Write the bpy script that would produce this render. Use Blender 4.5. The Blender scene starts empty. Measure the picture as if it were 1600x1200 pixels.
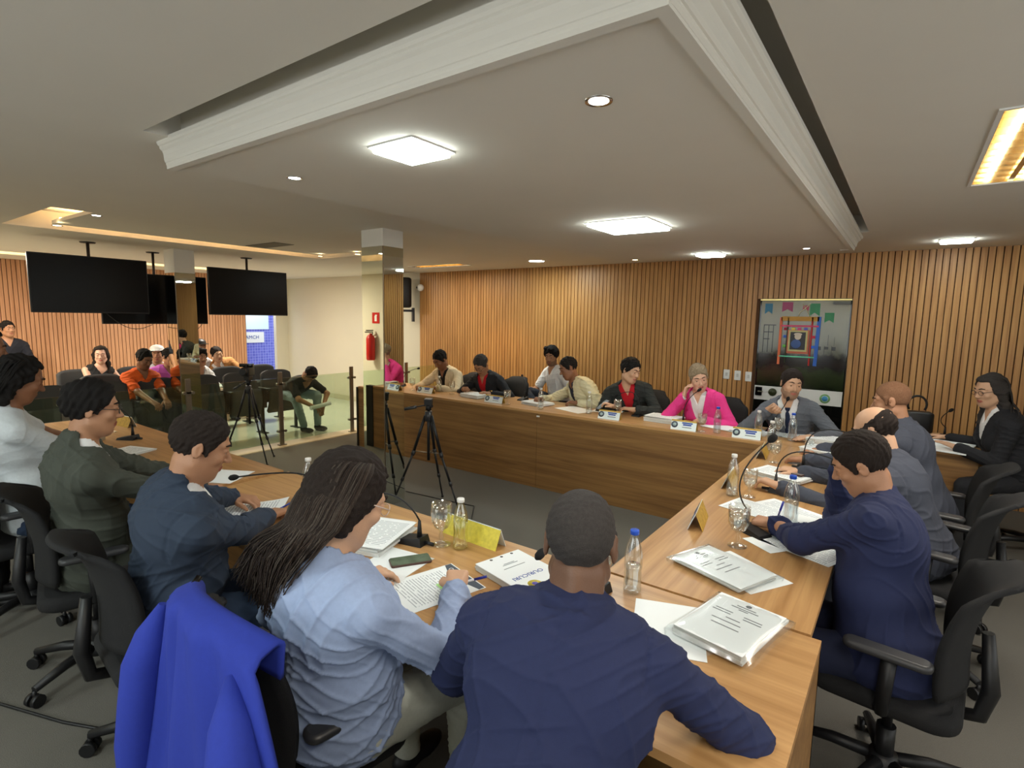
import bpy, bmesh, math, random, time
import numpy as np
from mathutils import Vector, Matrix
T0 = time.time()
S = bpy.context.scene
COL = S.collection
R = math.radians
# ------------------------------------------------------------------ camera
YAW, PITCH, ROLL, FPX, EYE = -6.27093698e-01, 1.22480033e-01, -1.83152870e-02, 848.05, 1.74
def cam_axes():
    cy, sy = math.cos(YAW), math.sin(YAW)
    fwd = Vector((sy*math.cos(PITCH), cy*math.cos(PITCH), -math.sin(PITCH)))
    right = Vector((cy, -sy, 0)); down = fwd.cross(right)
    c, s = math.cos(ROLL), math.sin(ROLL)
    return c*right+s*down, -s*right+c*down, fwd
_r, _d, _f = cam_axes()
cam_data = bpy.data.cameras.new('camera'); cam = bpy.data.objects.new('camera', cam_data); COL.objects.link(cam)
cam.matrix_world = Matrix(((_r.x, -_d.x, -_f.x, 0), (_r.y, -_d.y, -_f.y, 0), (_r.z, -_d.z, -_f.z, EYE), (0, 0, 0, 1)))
cam_data.sensor_width = 36; cam_data.sensor_fit = 'HORIZONTAL'; cam_data.lens = 36*FPX/1600
cam_data.clip_start = .05; cam_data.clip_end = 60
S.camera = cam
# ------------------------------------------------------------------ world, exposure
w = bpy.data.worlds.new('world'); S.world = w; w.use_nodes = True
w.node_tree.nodes['Background'].inputs[0].default_value = (.75, .85, 1, 1)
w.node_tree.nodes['Background'].inputs[1].default_value = 1.0
S.view_settings.view_transform = 'Standard'; S.view_settings.look = 'None'
S.view_settings.exposure = 0.28; S.view_settings.gamma = 1.0
S.view_settings.use_curve_mapping = False
S.cycles.use_denoising = True
S.cycles.max_bounces = 8; S.cycles.transparent_max_bounces = 12
S.cycles.sample_clamp_indirect = 6; S.cycles.caustics_refractive = False; S.cycles.caustics_reflective = False

# large lights: (x, y, z, size x, size y, power, colour)
WHITE = (.88, 1, .95); WARM = (1, .62, .28)
YN_ = -2.4
LAMPS = [(-1.62, 1.545, 2.36, .2, .2, 22, WHITE), (-1.61, 3.55, 2.36, .4, .4, 42, WHITE), (-1.61, 5.44, 2.36, .2, .2, 15, WHITE),
         (.27, 6.2, 2.46, .2, .2, 16, WHITE), (-4.05, 6.09, 2.46, .2, .2, 16, WHITE),
         (-5.75, 6.0, 2.44, .95, .2, 16, (1, .9, .75)), (.5, 3.2, 2.42, .5, 1.1, 26, (1, .93, .82)),
         (.5, .2, 2.42, .5, 1.1, 20, (1, .93, .82)), (-1.8, -1.0, 2.46, .5, .5, 30, WHITE), (-4.8, -1.2, 2.46, .5, .5, 22, WHITE),  # unseen lights behind the camera, added to raise the ambient level
         (-8.9, 1.2, 2.46, .5, .5, 72, (1, .9, .76)), (-9.0, 4.7, 2.46, .5, .5, 58, (1, .93, .82)), (-7.6, 5.9, 2.46, .3, .3, 8, (1, .95, .85))]
def area(name, loc, sx, sy, power, col, spread=180):
    l = bpy.data.lights.new(name, 'AREA'); l.shape = 'RECTANGLE'; l.size = sx; l.size_y = sy; l.energy = power; l.color = col; l.spread = R(spread)
    o = bpy.data.objects.new(name, l); COL.objects.link(o); o.location = loc
    return o
for x, y, z, sx, sy, p, c in LAMPS: area('ceiling_lamp_or_fill', (x, y, z), sx, sy, p*(.9 if x > -8 else 1.1), c)
def spot(loc, power, col, ang=95, blend=.8, tgt=None):
    l = bpy.data.lights.new('downlight_beam', 'SPOT'); l.energy = power; l.color = col; l.spot_size = R(ang); l.spot_blend = blend; l.shadow_soft_size = .03
    o = bpy.data.objects.new('downlight_beam', l); COL.objects.link(o); o.location = loc
    if tgt: o.rotation_euler = (Vector(tgt)-Vector(loc)).to_track_quat('-Z', 'Y').to_euler()
    return o
o_ = area('unseen_fill_light', (-1.2, YN_+.12, 1.55), 5.0, 1.3, 28, (.93, .98, 1)); o_.rotation_euler = (R(97), 0, 0)  # fill light added behind the camera to brighten the ceiling
o_ = area('unseen_fill_light', (2.25, 1.6, 1.6), 1.3, 4.0, 8, (.95, .98, 1)); o_.rotation_euler = (0, R(83), 0)  # second added fill, from the unseen right side
SPOTS = [((-2.46, 5.62, 2.355), 30, WARM), ((-.78, 5.4, 2.355), 18, (1, .95, .9)), ((-.80, 1.515, 2.355), 14, (1, .97, .95)), ((-2.43, 1.556, 2.355), 10, (1, .97, .95)),
         ((-5.1, 6.1, 2.455), 55, WARM), ((-6.24, 4.33, 2.455), 20, WARM), ((-5.55, 4.55, 2.455), 20, WARM), ((-6.23, 1.63, 2.455), 18, WARM), ((-5.49, 1.65, 2.455), 12, (.9, .95, 1))]
for l, p, c in SPOTS: spot(l, p, c)

# ------------------------------------------------------------------ materials
MATS = {}
def srgb(r, g, b):
    f = lambda c: ((c/255+.055)/1.055)**2.4 if c > 10 else c/255/12.92
    return (f(r), f(g), f(b), 1)
def mat(name, col, rough=.6, metal=0, noise=0, nscale=30, bump=0, bscale=60, spec=None, trans=0, ior=1.45, emit=None, estr=0, coat=0, alpha=1, sheen=0):
    if name in MATS: return MATS[name]
    m = bpy.data.materials.new(name); m.use_nodes = True; nt = m.node_tree; b = nt.nodes['Principled BSDF']
    b.inputs['Base Color'].default_value = col; b.inputs['Roughness'].default_value = rough; b.inputs['Metallic'].default_value = metal
    b.inputs['IOR'].default_value = ior
    if trans: b.inputs['Transmission Weight'].default_value = trans
    if coat: b.inputs['Coat Weight'].default_value = coat
    if sheen: b.inputs['Sheen Weight'].default_value = sheen
    if spec is not None: b.inputs['Specular IOR Level'].default_value = spec
    if alpha < 1: b.inputs['Alpha'].default_value = alpha
    if emit: b.inputs['Emission Color'].default_value = emit; b.inputs['Emission Strength'].default_value = estr
    tc = None
    if noise or bump: tc = nt.nodes.new('ShaderNodeTexCoord')
    if noise:
        n = nt.nodes.new('ShaderNodeTexNoise'); n.inputs['Scale'].default_value = nscale; n.inputs['Detail'].default_value = 4
        nt.links.new(tc.outputs['Object'], n.inputs['Vector'])
        mx = nt.nodes.new('ShaderNodeMix'); mx.data_type = 'RGBA'
        mx.inputs[6].default_value = tuple(c*(1-noise) for c in col[:3])+(1,); mx.inputs[7].default_value = tuple(min(1, c*(1+noise)) for c in col[:3])+(1,)
        nt.links.new(n.outputs['Fac'], mx.inputs[0]); nt.links.new(mx.outputs[2], b.inputs['Base Color'])
    if bump:
        n2 = nt.nodes.new('ShaderNodeTexNoise'); n2.inputs['Scale'].default_value = bscale; n2.inputs['Detail'].default_value = 3
        nt.links.new(tc.outputs['Object'], n2.inputs['Vector'])
        bp = nt.nodes.new('ShaderNodeBump'); bp.inputs['Strength'].default_value = bump; bp.inputs['Distance'].default_value = .01
        nt.links.new(n2.outputs['Fac'], bp.inputs['Height']); nt.links.new(bp.outputs[0], b.inputs['Normal'])
    MATS[name] = m; return m
def wood(name, c1, c2, axis=0, rough=.4, scale=1.0):
    if name in MATS: return MATS[name]
    m = bpy.data.materials.new(name); m.use_nodes = True; nt = m.node_tree; b = nt.nodes['Principled BSDF']
    b.inputs['Roughness'].default_value = rough
    tc = nt.nodes.new('ShaderNodeTexCoord'); mp = nt.nodes.new('ShaderNodeMapping')
    sc = [28*scale]*3; sc[axis] = 1.1*scale; mp.inputs['Scale'].default_value = sc
    nt.links.new(tc.outputs['Object'], mp.inputs['Vector'])
    n = nt.nodes.new('ShaderNodeTexNoise'); n.inputs['Scale'].default_value = 1.6; n.inputs['Detail'].default_value = 7; n.inputs['Distortion'].default_value = .6
    nt.links.new(mp.outputs[0], n.inputs['Vector'])
    n2 = nt.nodes.new('ShaderNodeTexNoise'); n2.inputs['Scale'].default_value = .5; n2.inputs['Detail'].default_value = 3; nt.links.new(mp.outputs[0], n2.inputs['Vector'])
    ad = nt.nodes.new('ShaderNodeMath'); ad.operation = 'ADD'; nt.links.new(n.outputs['Fac'], ad.inputs[0]); nt.links.new(n2.outputs['Fac'], ad.inputs[1])
    cr = nt.nodes.new('ShaderNodeValToRGB'); cr.color_ramp.elements[0].position = .36; cr.color_ramp.elements[0].color = c2; cr.color_ramp.elements[1].position = .62; cr.color_ramp.elements[1].color = c1
    mu = nt.nodes.new('ShaderNodeMath'); mu.operation = 'MULTIPLY'; mu.inputs[1].default_value = .5; nt.links.new(ad.outputs[0], mu.inputs[0])
    nt.links.new(mu.outputs[0], cr.inputs[0]); nt.links.new(cr.outputs[0], b.inputs['Base Color'])
    MATS[name] = m; return m
def glow(name, col, s): return mat(name, (.8, .8, .8, 1), emit=col, estr=s)
def glassy(name, col, rough=.02, alpha=.12, edge=.55):
    """thin clear glass: mostly transparent, with a fresnel reflection"""
    if name in MATS: return MATS[name]
    m = bpy.data.materials.new(name); m.use_nodes = True; nt = m.node_tree; nt.nodes.clear()
    out = nt.nodes.new('ShaderNodeOutputMaterial'); tr = nt.nodes.new('ShaderNodeBsdfTransparent'); gl = nt.nodes.new('ShaderNodeBsdfGlossy')
    tr.inputs[0].default_value = col; gl.inputs['Roughness'].default_value = rough; gl.inputs[0].default_value = (1, 1, 1, 1)
    lw = nt.nodes.new('ShaderNodeLayerWeight'); lw.inputs[0].default_value = .35
    mr = nt.nodes.new('ShaderNodeMapRange'); mr.inputs[3].default_value = alpha; mr.inputs[4].default_value = edge
    mx = nt.nodes.new('ShaderNodeMixShader'); nt.links.new(lw.outputs['Facing'], mr.inputs[0]); nt.links.new(mr.outputs[0], mx.inputs[0])
    nt.links.new(tr.outputs[0], mx.inputs[1]); nt.links.new(gl.outputs[0], mx.inputs[2]); nt.links.new(mx.outputs[0], out.inputs[0])
    MATS[name] = m; return m

CEIL = mat('ceiling_paint', srgb(222, 218, 208), .9, noise=.03, nscale=3)
CREAM = mat('cream_paint', srgb(214, 207, 186), .8, noise=.03, nscale=2)
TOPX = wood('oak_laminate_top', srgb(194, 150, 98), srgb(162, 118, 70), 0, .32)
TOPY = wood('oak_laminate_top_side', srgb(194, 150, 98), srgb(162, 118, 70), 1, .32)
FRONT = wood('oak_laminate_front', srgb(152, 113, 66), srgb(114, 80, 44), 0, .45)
SLAT = wood('slat_wood', srgb(198, 148, 88), srgb(162, 112, 60), 2, .45)
SLATB = mat('slat_backing', srgb(84, 54, 28), .8)
SLATL = wood('slat_wood_pale', srgb(214, 162, 124), srgb(186, 132, 94), 2, .5)
CARPET = mat('grey_carpet', srgb(104, 101, 94), .95, noise=.22, nscale=240, bump=.5, bscale=400)
TILE = mat('pale_tile', srgb(206, 208, 190), .12, noise=.05, nscale=3)
BEIGE = mat('beige_stone', srgb(214, 198, 164), .35, noise=.05, nscale=20)
BLACK = mat('black_plastic', srgb(24, 24, 26), .45)
BLACKG = mat('glossy_black', srgb(10, 10, 12), .12)
SCREEN = mat('tv_screen', srgb(9, 9, 11), .28, spec=.25)
DARKP = mat('dark_grey_plastic', srgb(48, 48, 50), .4)
MESHF = mat('black_mesh_fabric', srgb(20, 20, 22), .85, bump=.4, bscale=500)
FABR = mat('charcoal_upholstery', srgb(62, 62, 62), .85, bump=.3, bscale=300)
STEEL = mat('brushed_steel', srgb(150, 142, 128), .35, metal=1)
CHROME = mat('chrome', srgb(220, 220, 220), .1, metal=1)
MIRROR = mat('mirror', srgb(228, 232, 222), .01, metal=1)
PAPER = mat('white_paper', srgb(236, 240, 240), .7)
PAPER2 = mat('stacked_paper_edge', srgb(214, 216, 214), .8, noise=.12, nscale=300)
CLEAR = glassy('clear_glass', (.97, .98, .97, 1), alpha=.07)
PLAST = glassy('clear_plastic', (.93, .96, .97, 1), rough=.08, alpha=.14)
WATER = mat('water', (.96, .98, 1, 1), .02, trans=1, ior=1.33)
GREENG = glassy('green_tinted_glass', (.88, .96, .86, 1), alpha=.05)
BAGP = glassy('plastic_sleeve', (.96, .98, .98, 1), rough=.22, alpha=.05, edge=.35)
WHITEP = mat('white_plastic', srgb(232, 232, 228), .4)
BLUECAP = mat('blue_cap', srgb(30, 80, 190), .35)
INK = mat('grey_ink', srgb(110, 116, 122), .8)
INKB = mat('blue_ink', srgb(48, 78, 160), .7)
GOLD = mat('gold_print', srgb(196, 160, 70), .6, noise=.5, nscale=60)
YELP = mat('yellow_print', srgb(220, 206, 80), .5, noise=.35, nscale=50)
RED = mat('red_paint', srgb(190, 28, 24), .35)

# ------------------------------------------------------------------ mesh helpers
def tag(o, label=None, cat=None, group=None, kind=None):
    if label: o['label'] = label
    if cat: o['category'] = cat
    if group: o['group'] = group
    if kind: o['kind'] = kind
    return o
def empty(name, loc=(0, 0, 0), rz=0, label=None, cat=None, group=None):
    o = bpy.data.objects.new(name, None); COL.objects.link(o); o.location = loc; o.rotation_euler = (0, 0, rz); o.empty_display_size = .05
    return tag(o, label, cat, group)
class MB:
    def __init__(s): s.v = []; s.f = []; s.m = []; s.sm = []
    def add(s, vs, fs, mi=0, smooth=False):
        o = len(s.v); s.v += [tuple(p) for p in vs]
        for f in fs: s.f.append(tuple(i+o for i in f)); s.m.append(mi); s.sm.append(smooth)
        return s
    def box(s, c, h, mi=0, rot=None, bev=0):
        """centre, half sizes; rot = 3x3 or z angle"""
        if isinstance(rot, (int, float)): rot = Matrix.Rotation(rot, 3, 'Z')
        P = []
        for dx, dy, dz in ((-1, -1, -1), (1, -1, -1), (1, 1, -1), (-1, 1, -1), (-1, -1, 1), (1, -1, 1), (1, 1, 1), (-1, 1, 1)):
            q = Vector((dx*h[0], dy*h[1], dz*h[2]))
            if rot: q = rot @ q
            P.append(q+Vector(c))
        return s.add(P, [(0, 3, 2, 1), (4, 5, 6, 7), (0, 1, 5, 4), (1, 2, 6, 5), (2, 3, 7, 6), (3, 0, 4, 7)], mi)
    def bx(s, a, b, mi=0):
        a, b = Vector(a), Vector(b); return s.box((a+b)/2, tuple(abs(c)/2 for c in (b-a)), mi)
    def rbox(s, c, h, r=.01, n=4, mi=0, rot=None, top=None):
        """slab with rounded plan corners and softened top/bottom edges"""
        if isinstance(rot, (int, float)): rot = Matrix.Rotation(rot, 3, 'Z')
        r = min(r, h[0]*.99, h[1]*.99); e = min(r*.5, h[2]*.8); prof = [(-h[2], e), (-h[2]+e*.5, e*.15), (-h[2]+e, 0), (h[2]-e, 0), (h[2]-e*.5, e*.15), (h[2], e)]
        rings = []
        for z, ins in prof:
            ring = []
            for sx, sy, a0 in ((1, 1, 0), (-1, 1, 90), (-1, -1, 180), (1, -1, 270)):
                for k in range(n+1):
                    a = R(a0+90*k/n); rr = max(r-ins, .0005)
                    ring.append(Vector((sx*(h[0]-r)+rr*math.cos(a), sy*(h[1]-r)+rr*math.sin(a), z)))
            rings.append(ring)
        N = len(rings[0]); P = []
        for ring in rings:
            for q in ring: P.append((rot @ q if rot else q)+Vector(c))
        F = [tuple(range(N))[::-1], tuple(range(N*(len(rings)-1), N*len(rings)))]
        for i in range(len(rings)-1):
            for j in range(N): F.append((i*N+j, i*N+(j+1) % N, (i+1)*N+(j+1) % N, (i+1)*N+j))
        s.add(P, F[:2], mi, False); o = len(s.v)-len(P)
        for f in F[2:]: s.f.append(tuple(i+o for i in f)); s.m.append(mi); s.sm.append(True)
        return s
    def tube(s, pts, r, n=8, mi=0, cap=True):
        pts = [Vector(p) for p in pts]; rs = r if isinstance(r, (list, tuple)) else [r]*len(pts)
        P = []; up = None
        for i, p in enumerate(pts):
            t = (pts[min(i+1, len(pts)-1)]-pts[max(i-1, 0)]).normalized()
            if up is None:
                up = t.orthogonal().normalized()
            else:
                up = (up-t*up.dot(t))
                up = up.normalized() if up.length > 1e-6 else t.orthogonal().normalized()
            b = t.cross(up)
            for k in range(n):
                a = 2*math.pi*k/n; P.append(p+(up*math.cos(a)+b*math.sin(a))*rs[i])
        F = [(i*n+j, i*n+(j+1) % n, (i+1)*n+(j+1) % n, (i+1)*n+j) for i in range(len(pts)-1) for j in range(n)]
        s.add(P, F, mi, True)
        if cap:
            o = len(s.v)-len(P); s.f += [tuple(o+k for k in range(n))[::-1], tuple(o+len(P)-n+k for k in range(n))]; s.m += [mi, mi]; s.sm += [False, False]
        return s
    def lathe(s, prof, c=(0, 0, 0), n=20, mi=0, smooth=True, rot=None):
        P = []
        for r, z in prof:
            for k in range(n):
                a = 2*math.pi*k/n; q = Vector((r*math.cos(a), r*math.sin(a), z)); P.append((rot @ q if rot else q)+Vector(c))
        F = [(i*n+j, i*n+(j+1) % n, (i+1)*n+(j+1) % n, (i+1)*n+j) for i in range(len(prof)-1) for j in range(n)]
        return s.add(P, F, mi, smooth)
    def prism(s, poly, a, b, axis=2, mi=0):
        """extrude a 2D polygon between a and b along axis"""
        def mk(u, v, t):
            return {0: (t, u, v), 1: (u, t, v), 2: (u, v, t)}[axis]
        n = len(poly); P = [mk(u, v, a) for u, v in poly]+[mk(u, v, b) for u, v in poly]
        return s.add(P, [tuple(range(n))[::-1], tuple(range(n, 2*n))]+[(i, (i+1) % n, n+(i+1) % n, n+i) for i in range(n)], mi)
    def ball(s, c, r, n=10, mi=0):
        r3 = r if isinstance(r, (tuple, list)) else (r, r, r)
        prof = [(math.sin(math.pi*i/n), -math.cos(math.pi*i/n)) for i in range(n+1)]
        P = [(c[0]+max(a, 1e-4)*math.cos(2*math.pi*k/(2*n))*r3[0], c[1]+max(a, 1e-4)*math.sin(2*math.pi*k/(2*n))*r3[1], c[2]+z*r3[2]) for a, z in prof for k in range(2*n)]
        N = 2*n
        return s.add(P, [(i*N+j, i*N+(j+1) % N, (i+1)*N+(j+1) % N, (i+1)*N+j) for i in range(n) for j in range(N)], mi, True)
    def build(s, name, mats, parent=None, loc=None, rz=0, fix=True):
        me = bpy.data.meshes.new(name); me.from_pydata(s.v, [], s.f)
        if not isinstance(mats, (list, tuple)): mats = [mats]
        for m in mats: me.materials.append(m)
        me.polygons.foreach_set('material_index', s.m); me.polygons.foreach_set('use_smooth', s.sm)
        if fix:
            bm = bmesh.new(); bm.from_mesh(me); bmesh.ops.recalc_face_normals(bm, faces=bm.faces); bm.to_mesh(me); bm.free()
        me.update()
        o = bpy.data.objects.new(name, me); COL.objects.link(o)
        if parent: o.parent = parent
        if loc: o.location = loc
        if rz: o.rotation_euler = (0, 0, rz)
        return o
def struct(name, mb, m, **k):
    o = mb.build(name, m, **k); o['kind'] = 'structure'; return o
def copy_tree(o, parent=None):
    c = o.copy(); COL.objects.link(c)
    if parent: c.parent = parent
    for ch in list(o.children): copy_tree(ch, c)
    return c
def glyph(text, size, m, name='lettering', ext=.0006):
    """text as a mesh lying in the xy plane, origin at its centre"""
    cu = bpy.data.curves.new(name, 'FONT'); cu.body = text; cu.size = size; cu.align_x = 'CENTER'; cu.align_y = 'CENTER'; cu.extrude = ext; cu.resolution_u = 2
    o = bpy.data.objects.new(name, cu); COL.objects.link(o)
    me = bpy.data.meshes.new_from_object(o.evaluated_get(bpy.context.evaluated_depsgraph_get()))
    bpy.data.objects.remove(o); me.name = name; me.materials.clear(); me.materials.append(m)
    r = bpy.data.objects.new(name, me); COL.objects.link(r); return r
# ------------------------------------------------------------------ room shell
ZC, ZB = 2.48, 2.38          # main ceiling, lowered box
T = .80                      # table height
YW, XL, XR, YN = 6.9, -11.2, 2.4, -2.4
struct('floor', MB().bx((-6.45, YN, -.08), (XR, YW, 0)), CARPET)
struct('trim_1', MB().bx((-6.72, YN, -.08), (-6.45, YW, .012)), BEIGE)
tf = MB().bx((XL-.1, YN, -.08), (-6.72, YW, 0)); struct('floor_tiles', tf, TILE)
# ceiling, cut for slots that shape the lowered box's shadow and for the lit coves
def ceiling_with_holes(holes):
    xs = sorted({XL-.1, XR}|{h[0] for h in holes}|{h[1] for h in holes}); ys = sorted({YN, YW}|{h[2] for h in holes}|{h[3] for h in holes}); mb = MB()
    for i in range(len(xs)-1):
        for j in range(len(ys)-1):
            cx, cy = (xs[i]+xs[i+1])/2, (ys[j]+ys[j+1])/2
            if any(h[0] < cx < h[1] and h[2] < cy < h[3] for h in holes): continue
            mb.add([(xs[i], ys[j], ZC), (xs[i+1], ys[j], ZC), (xs[i+1], ys[j+1], ZC), (xs[i], ys[j+1], ZC)], [(0, 3, 2, 1)])
    return mb
BX0, BX1, BY0, BY1 = -2.74, -.45, 1.13, 5.75
SHADE_N = (-2.64, -.33, 1.0, 1.15); SHADE_R = (-.50, -.33, 1.15, 5.35)  # slots put in so their dark inside stands for the box's shadow
COVE = (-6.55, -5.15, 1.32, 4.55); COVE2 = (-10.2, -9.75, -2.3, 5.3)
LOUV = (.2, .82, 2.58, 3.84); LOUV2 = (.2, .82, -.4, .86); LOUV3 = (-6.25, -5.22, 5.88, 6.12)
mb = ceiling_with_holes([SHADE_N, SHADE_R, COVE, COVE2, LOUV, LOUV2, LOUV3])
for h, dz in ((SHADE_N, .14), (SHADE_R, .14), (COVE, .16), (COVE2, .12)):
    x0, x1, y0, y1 = h; z = ZC+dz
    mb.add([(x0, y0, z), (x1, y0, z), (x1, y1, z), (x0, y1, z)], [(0, 3, 2, 1)])
    for a, b in (((x0, y0), (x1, y0)), ((x1, y0), (x1, y1)), ((x1, y1), (x0, y1)), ((x0, y1), (x0, y0))):
        mb.add([a+(ZC,), b+(ZC,), b+(z,), a+(z,)], [(0, 1, 2, 3)])
mb.bx((XL-.1, YN, ZC+.2), (XR, YW, ZC+.26))
struct('ceiling', mb, CEIL, fix=False)
# lowered box with a moulded cornice on its near and right sides
mb = MB().bx((BX0, BY0, ZB), (BX1, BY1, ZC+.02))
struct('ceiling_box', mb, CEIL)
prof = [(0, 0), (.006, .002), (.012, .010), (.012, .018), (.018, .020), (.024, .030), (.026, .050), (.034, .066), (.046, .072), (.052, .076), (.052, .084), (.062, .088), (.070, .096), (.070, .112)]
mb = MB()
def sweep(mb, path, prof):
    n = len(prof); P = []
    for (x, y), (ox, oy) in path:
        for o, z in prof: P.append((x+ox*o, y+oy*o, ZB-.004+z))
    mb.add(P, [(i*n+j, (i+1)*n+j, (i+1)*n+j+1, i*n+j+1) for i in range(len(path)-1) for j in range(n-1)])
sweep(mb, [((BX0, BY0), (-.2, -.5)), ((BX1, BY0), (.9, -.5)), ((BX1, BY1-.1), (.9, 0)), ((BX1-.1, BY1-.1), (0, 0))], prof)
# second stepped band under the cornice edge
mb.bx((BX0, BY0-.004, ZB-.012), (BX1+.004, BY0+.03, ZB+.01)); mb.bx((BX1-.03, BY0+.03, ZB-.012), (BX1+.004, BY1-.1, ZB+.01))
struct('trim_2', mb, CEIL, fix=False)
# floating panels and led strips of the coves
struct('ceiling_cove_panel', MB().bx((COVE[0]+.14, COVE[2]+.32, ZC+.03), (COVE[1]-.09, COVE[3]-.12, ZC+.06)), CEIL)
LED = glow('warm_led_strip', (1, .62, .28, 1), 22.0)
LEDY = glow('yellow_led_strip', (1, .78, .35, 1), 14)
def led(x0, x1, y0, y1, z, m, lab):
    o = MB().bx((x0, y0, z), (x1, y1, z+.01)).build('led_strip', m); tag(o, lab, 'light strip')
led(COVE[1]-.22, COVE[1]-.19, COVE[2]+.35, COVE[3]-.2, ZC+.07, LED, 'warm light strip hidden in the right side of the large ceiling cove')
led(COVE[0]+.24, COVE[0]+.27, COVE[2]+.35, COVE[3]-.2, ZC+.07, LED, 'warm light strip hidden in the left side of the large ceiling cove')
led(COVE[0]+.3, COVE[1]-.3, COVE[2]+.42, COVE[2]+.45, ZC+.065, LED, 'short warm light strip across the near end of the ceiling cove')
led(COVE2[0]+.04, COVE2[0]+.08, COVE2[2]+.1, COVE2[3]-.1, ZC+.09, LEDY, 'long yellow light strip in the ceiling slot by the pale slatted wall')
# walls
struct('wall_back', MB().bx((XL-.1, YW, 0), (XR, YW+.1, ZC+.2)), CREAM)
def slats(mb, a, b, fixed, axis, z0, z1, pitch=.0555, wd=.046, dep=.018, skip=None):
    n = int((b-a)/pitch)
    for i in range(n):
        u = a+i*pitch; mid = u+wd/2
        zz = [(z0, z1)]
        if skip and skip[0] < mid < skip[1]: zz = [(skip[2], z1)]
        for p, q in zz:
            if axis == 0: mb.bx((u, fixed-dep, p), (u+wd, fixed, q), 0)
            else: mb.bx((fixed, u, p), (fixed+dep, u+wd, q), 0)
DX0, DX1, DZ = -1.42, -.515, 1.985
mb = MB(); slats(mb, -7.0, XR, YW-.03, 0, 0, ZC, skip=(DX0-.01, DX1+.01, DZ+.02))
mb.bx((-7.0, YW-.03, 0), (DX0-.01, YW-.001, ZC), 1).bx((DX1+.01, YW-.03, 0), (XR, YW-.001, ZC), 1).bx((DX0-.01, YW-.03, DZ+.02), (DX1+.01, YW-.001, ZC), 1)
struct('wall_back_slats', mb, [SLAT, SLATB])
struct('wall_left', MB().bx((XL-.1, YN, 0), (XL, 5.95, ZC+.2)).bx((XL-.1, 6.62, 0), (XL, YW, ZC+.2)).bx((XL-.1, 5.95, 2.1), (XL, 6.62, ZC+.2)), CREAM)
mb = MB(); slats(mb, YN, 5.93, XL+.03, 1, 0, ZC)
mb.bx((XL+.001, YN, 0), (XL+.03, 5.93, ZC), 1); struct('wall_left_slats', mb, [SLATL, SLATB])
struct('wall_right', MB().bx((XR, YN, 0), (XR+.1, YW, ZC+.2)), CREAM)
struct('added_glow_pane_1', MB().bx((-3.7, YN, .9), (1.3, YN+.02, 2.2)), glow('fill_pane_glow', (.93, .98, 1, 1), .9)); struct('added_glow_pane_2', MB().bx((XR-.02, -.4, .95), (XR, 3.6, 2.25)), MATS['fill_pane_glow'])  # glowing panes out of view, added to go with the fill lights
struct('wall_front', MB().bx((-6.6, YN-.1, 0), (XR, YN, ZC+.2)).bx((XL, -.4, 0), (-6.6, -.3, ZC+.2)).bx((-6.7, YN, 0), (-6.6, -.3, ZC+.2)), CREAM)
struct('baseboard_back', MB().bx((XL, YW-.015, .0), (-7.02, YW, .1)), mat('baseboard_tile', srgb(190, 186, 160), .3))
# blue tiled wall with posters, beyond the opening in the left wall
def brickmat(name, c1, c2, cm, sx):
    m = bpy.data.materials.new(name); m.use_nodes = True; nt = m.node_tree; b = nt.nodes['Principled BSDF']; b.inputs['Roughness'].default_value = .3
    tc = nt.nodes.new('ShaderNodeTexCoord'); sp = nt.nodes.new('ShaderNodeSeparateXYZ'); cb = nt.nodes.new('ShaderNodeCombineXYZ')
    nt.links.new(tc.outputs['Object'], sp.inputs[0]); nt.links.new(sp.outputs['Y'], cb.inputs['X']); nt.links.new(sp.outputs['Z'], cb.inputs['Y'])
    br = nt.nodes.new('ShaderNodeTexBrick'); br.offset = 0; br.inputs['Scale'].default_value = sx; br.inputs['Color1'].default_value = c1; br.inputs['Color2'].default_value = c2; br.inputs['Mortar'].default_value = cm
    br.inputs['Mortar Size'].default_value = .03; br.inputs['Brick Width'].default_value = .5; br.inputs['Row Height'].default_value = .5
    nt.links.new(cb.outputs[0], br.inputs['Vector']); nt.links.new(br.outputs['Color'], b.inputs['Base Color']); return m
BT = brickmat('blue_tiles', srgb(88, 92, 190), srgb(110, 112, 205), srgb(160, 165, 225), 8)
struct('wall_hall', MB().bx((XL-.9, 5.4, 0), (XL-.8, 7.4, ZC)), BT)
area('hall_daylight', (XL-.25, 6.35, 2.3), .5, .6, 14, (.85, .92, 1))
p = MB().bx((XL-.795, 5.6, 1.36), (XL-.785, 6.9, 1.68)).build('wall_poster', mat('pale_blue_poster', srgb(214, 232, 240), .6)); tag(p, 'blank pale blue panel on the blue tiled wall beyond the opening', 'poster')
root = empty('wall_sign', (XL-.785, 6.28, 1.18), 0, 'white sign with a round emblem and blue letters on the blue tiled wall', 'sign')
MB().bx((-.008, -.6, -.12), (0, .5, .12)).build('sign_board', WHITEP, root)
for txt, yy, sz, m_ in (('AMCH', .22, .11, INKB),):
    g = glyph(txt, sz, m_); g.parent = root; g.rotation_euler = (R(90), 0, R(90)); g.location = (.004, yy, 0)
MB().lathe([(.001, 0), (.06, 0), (.06, .004), (.001, .004)], rot=Matrix.Rotation(R(90), 3, 'Y')).build('emblem', INK, root, loc=(.002, -.1, 0))
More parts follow.
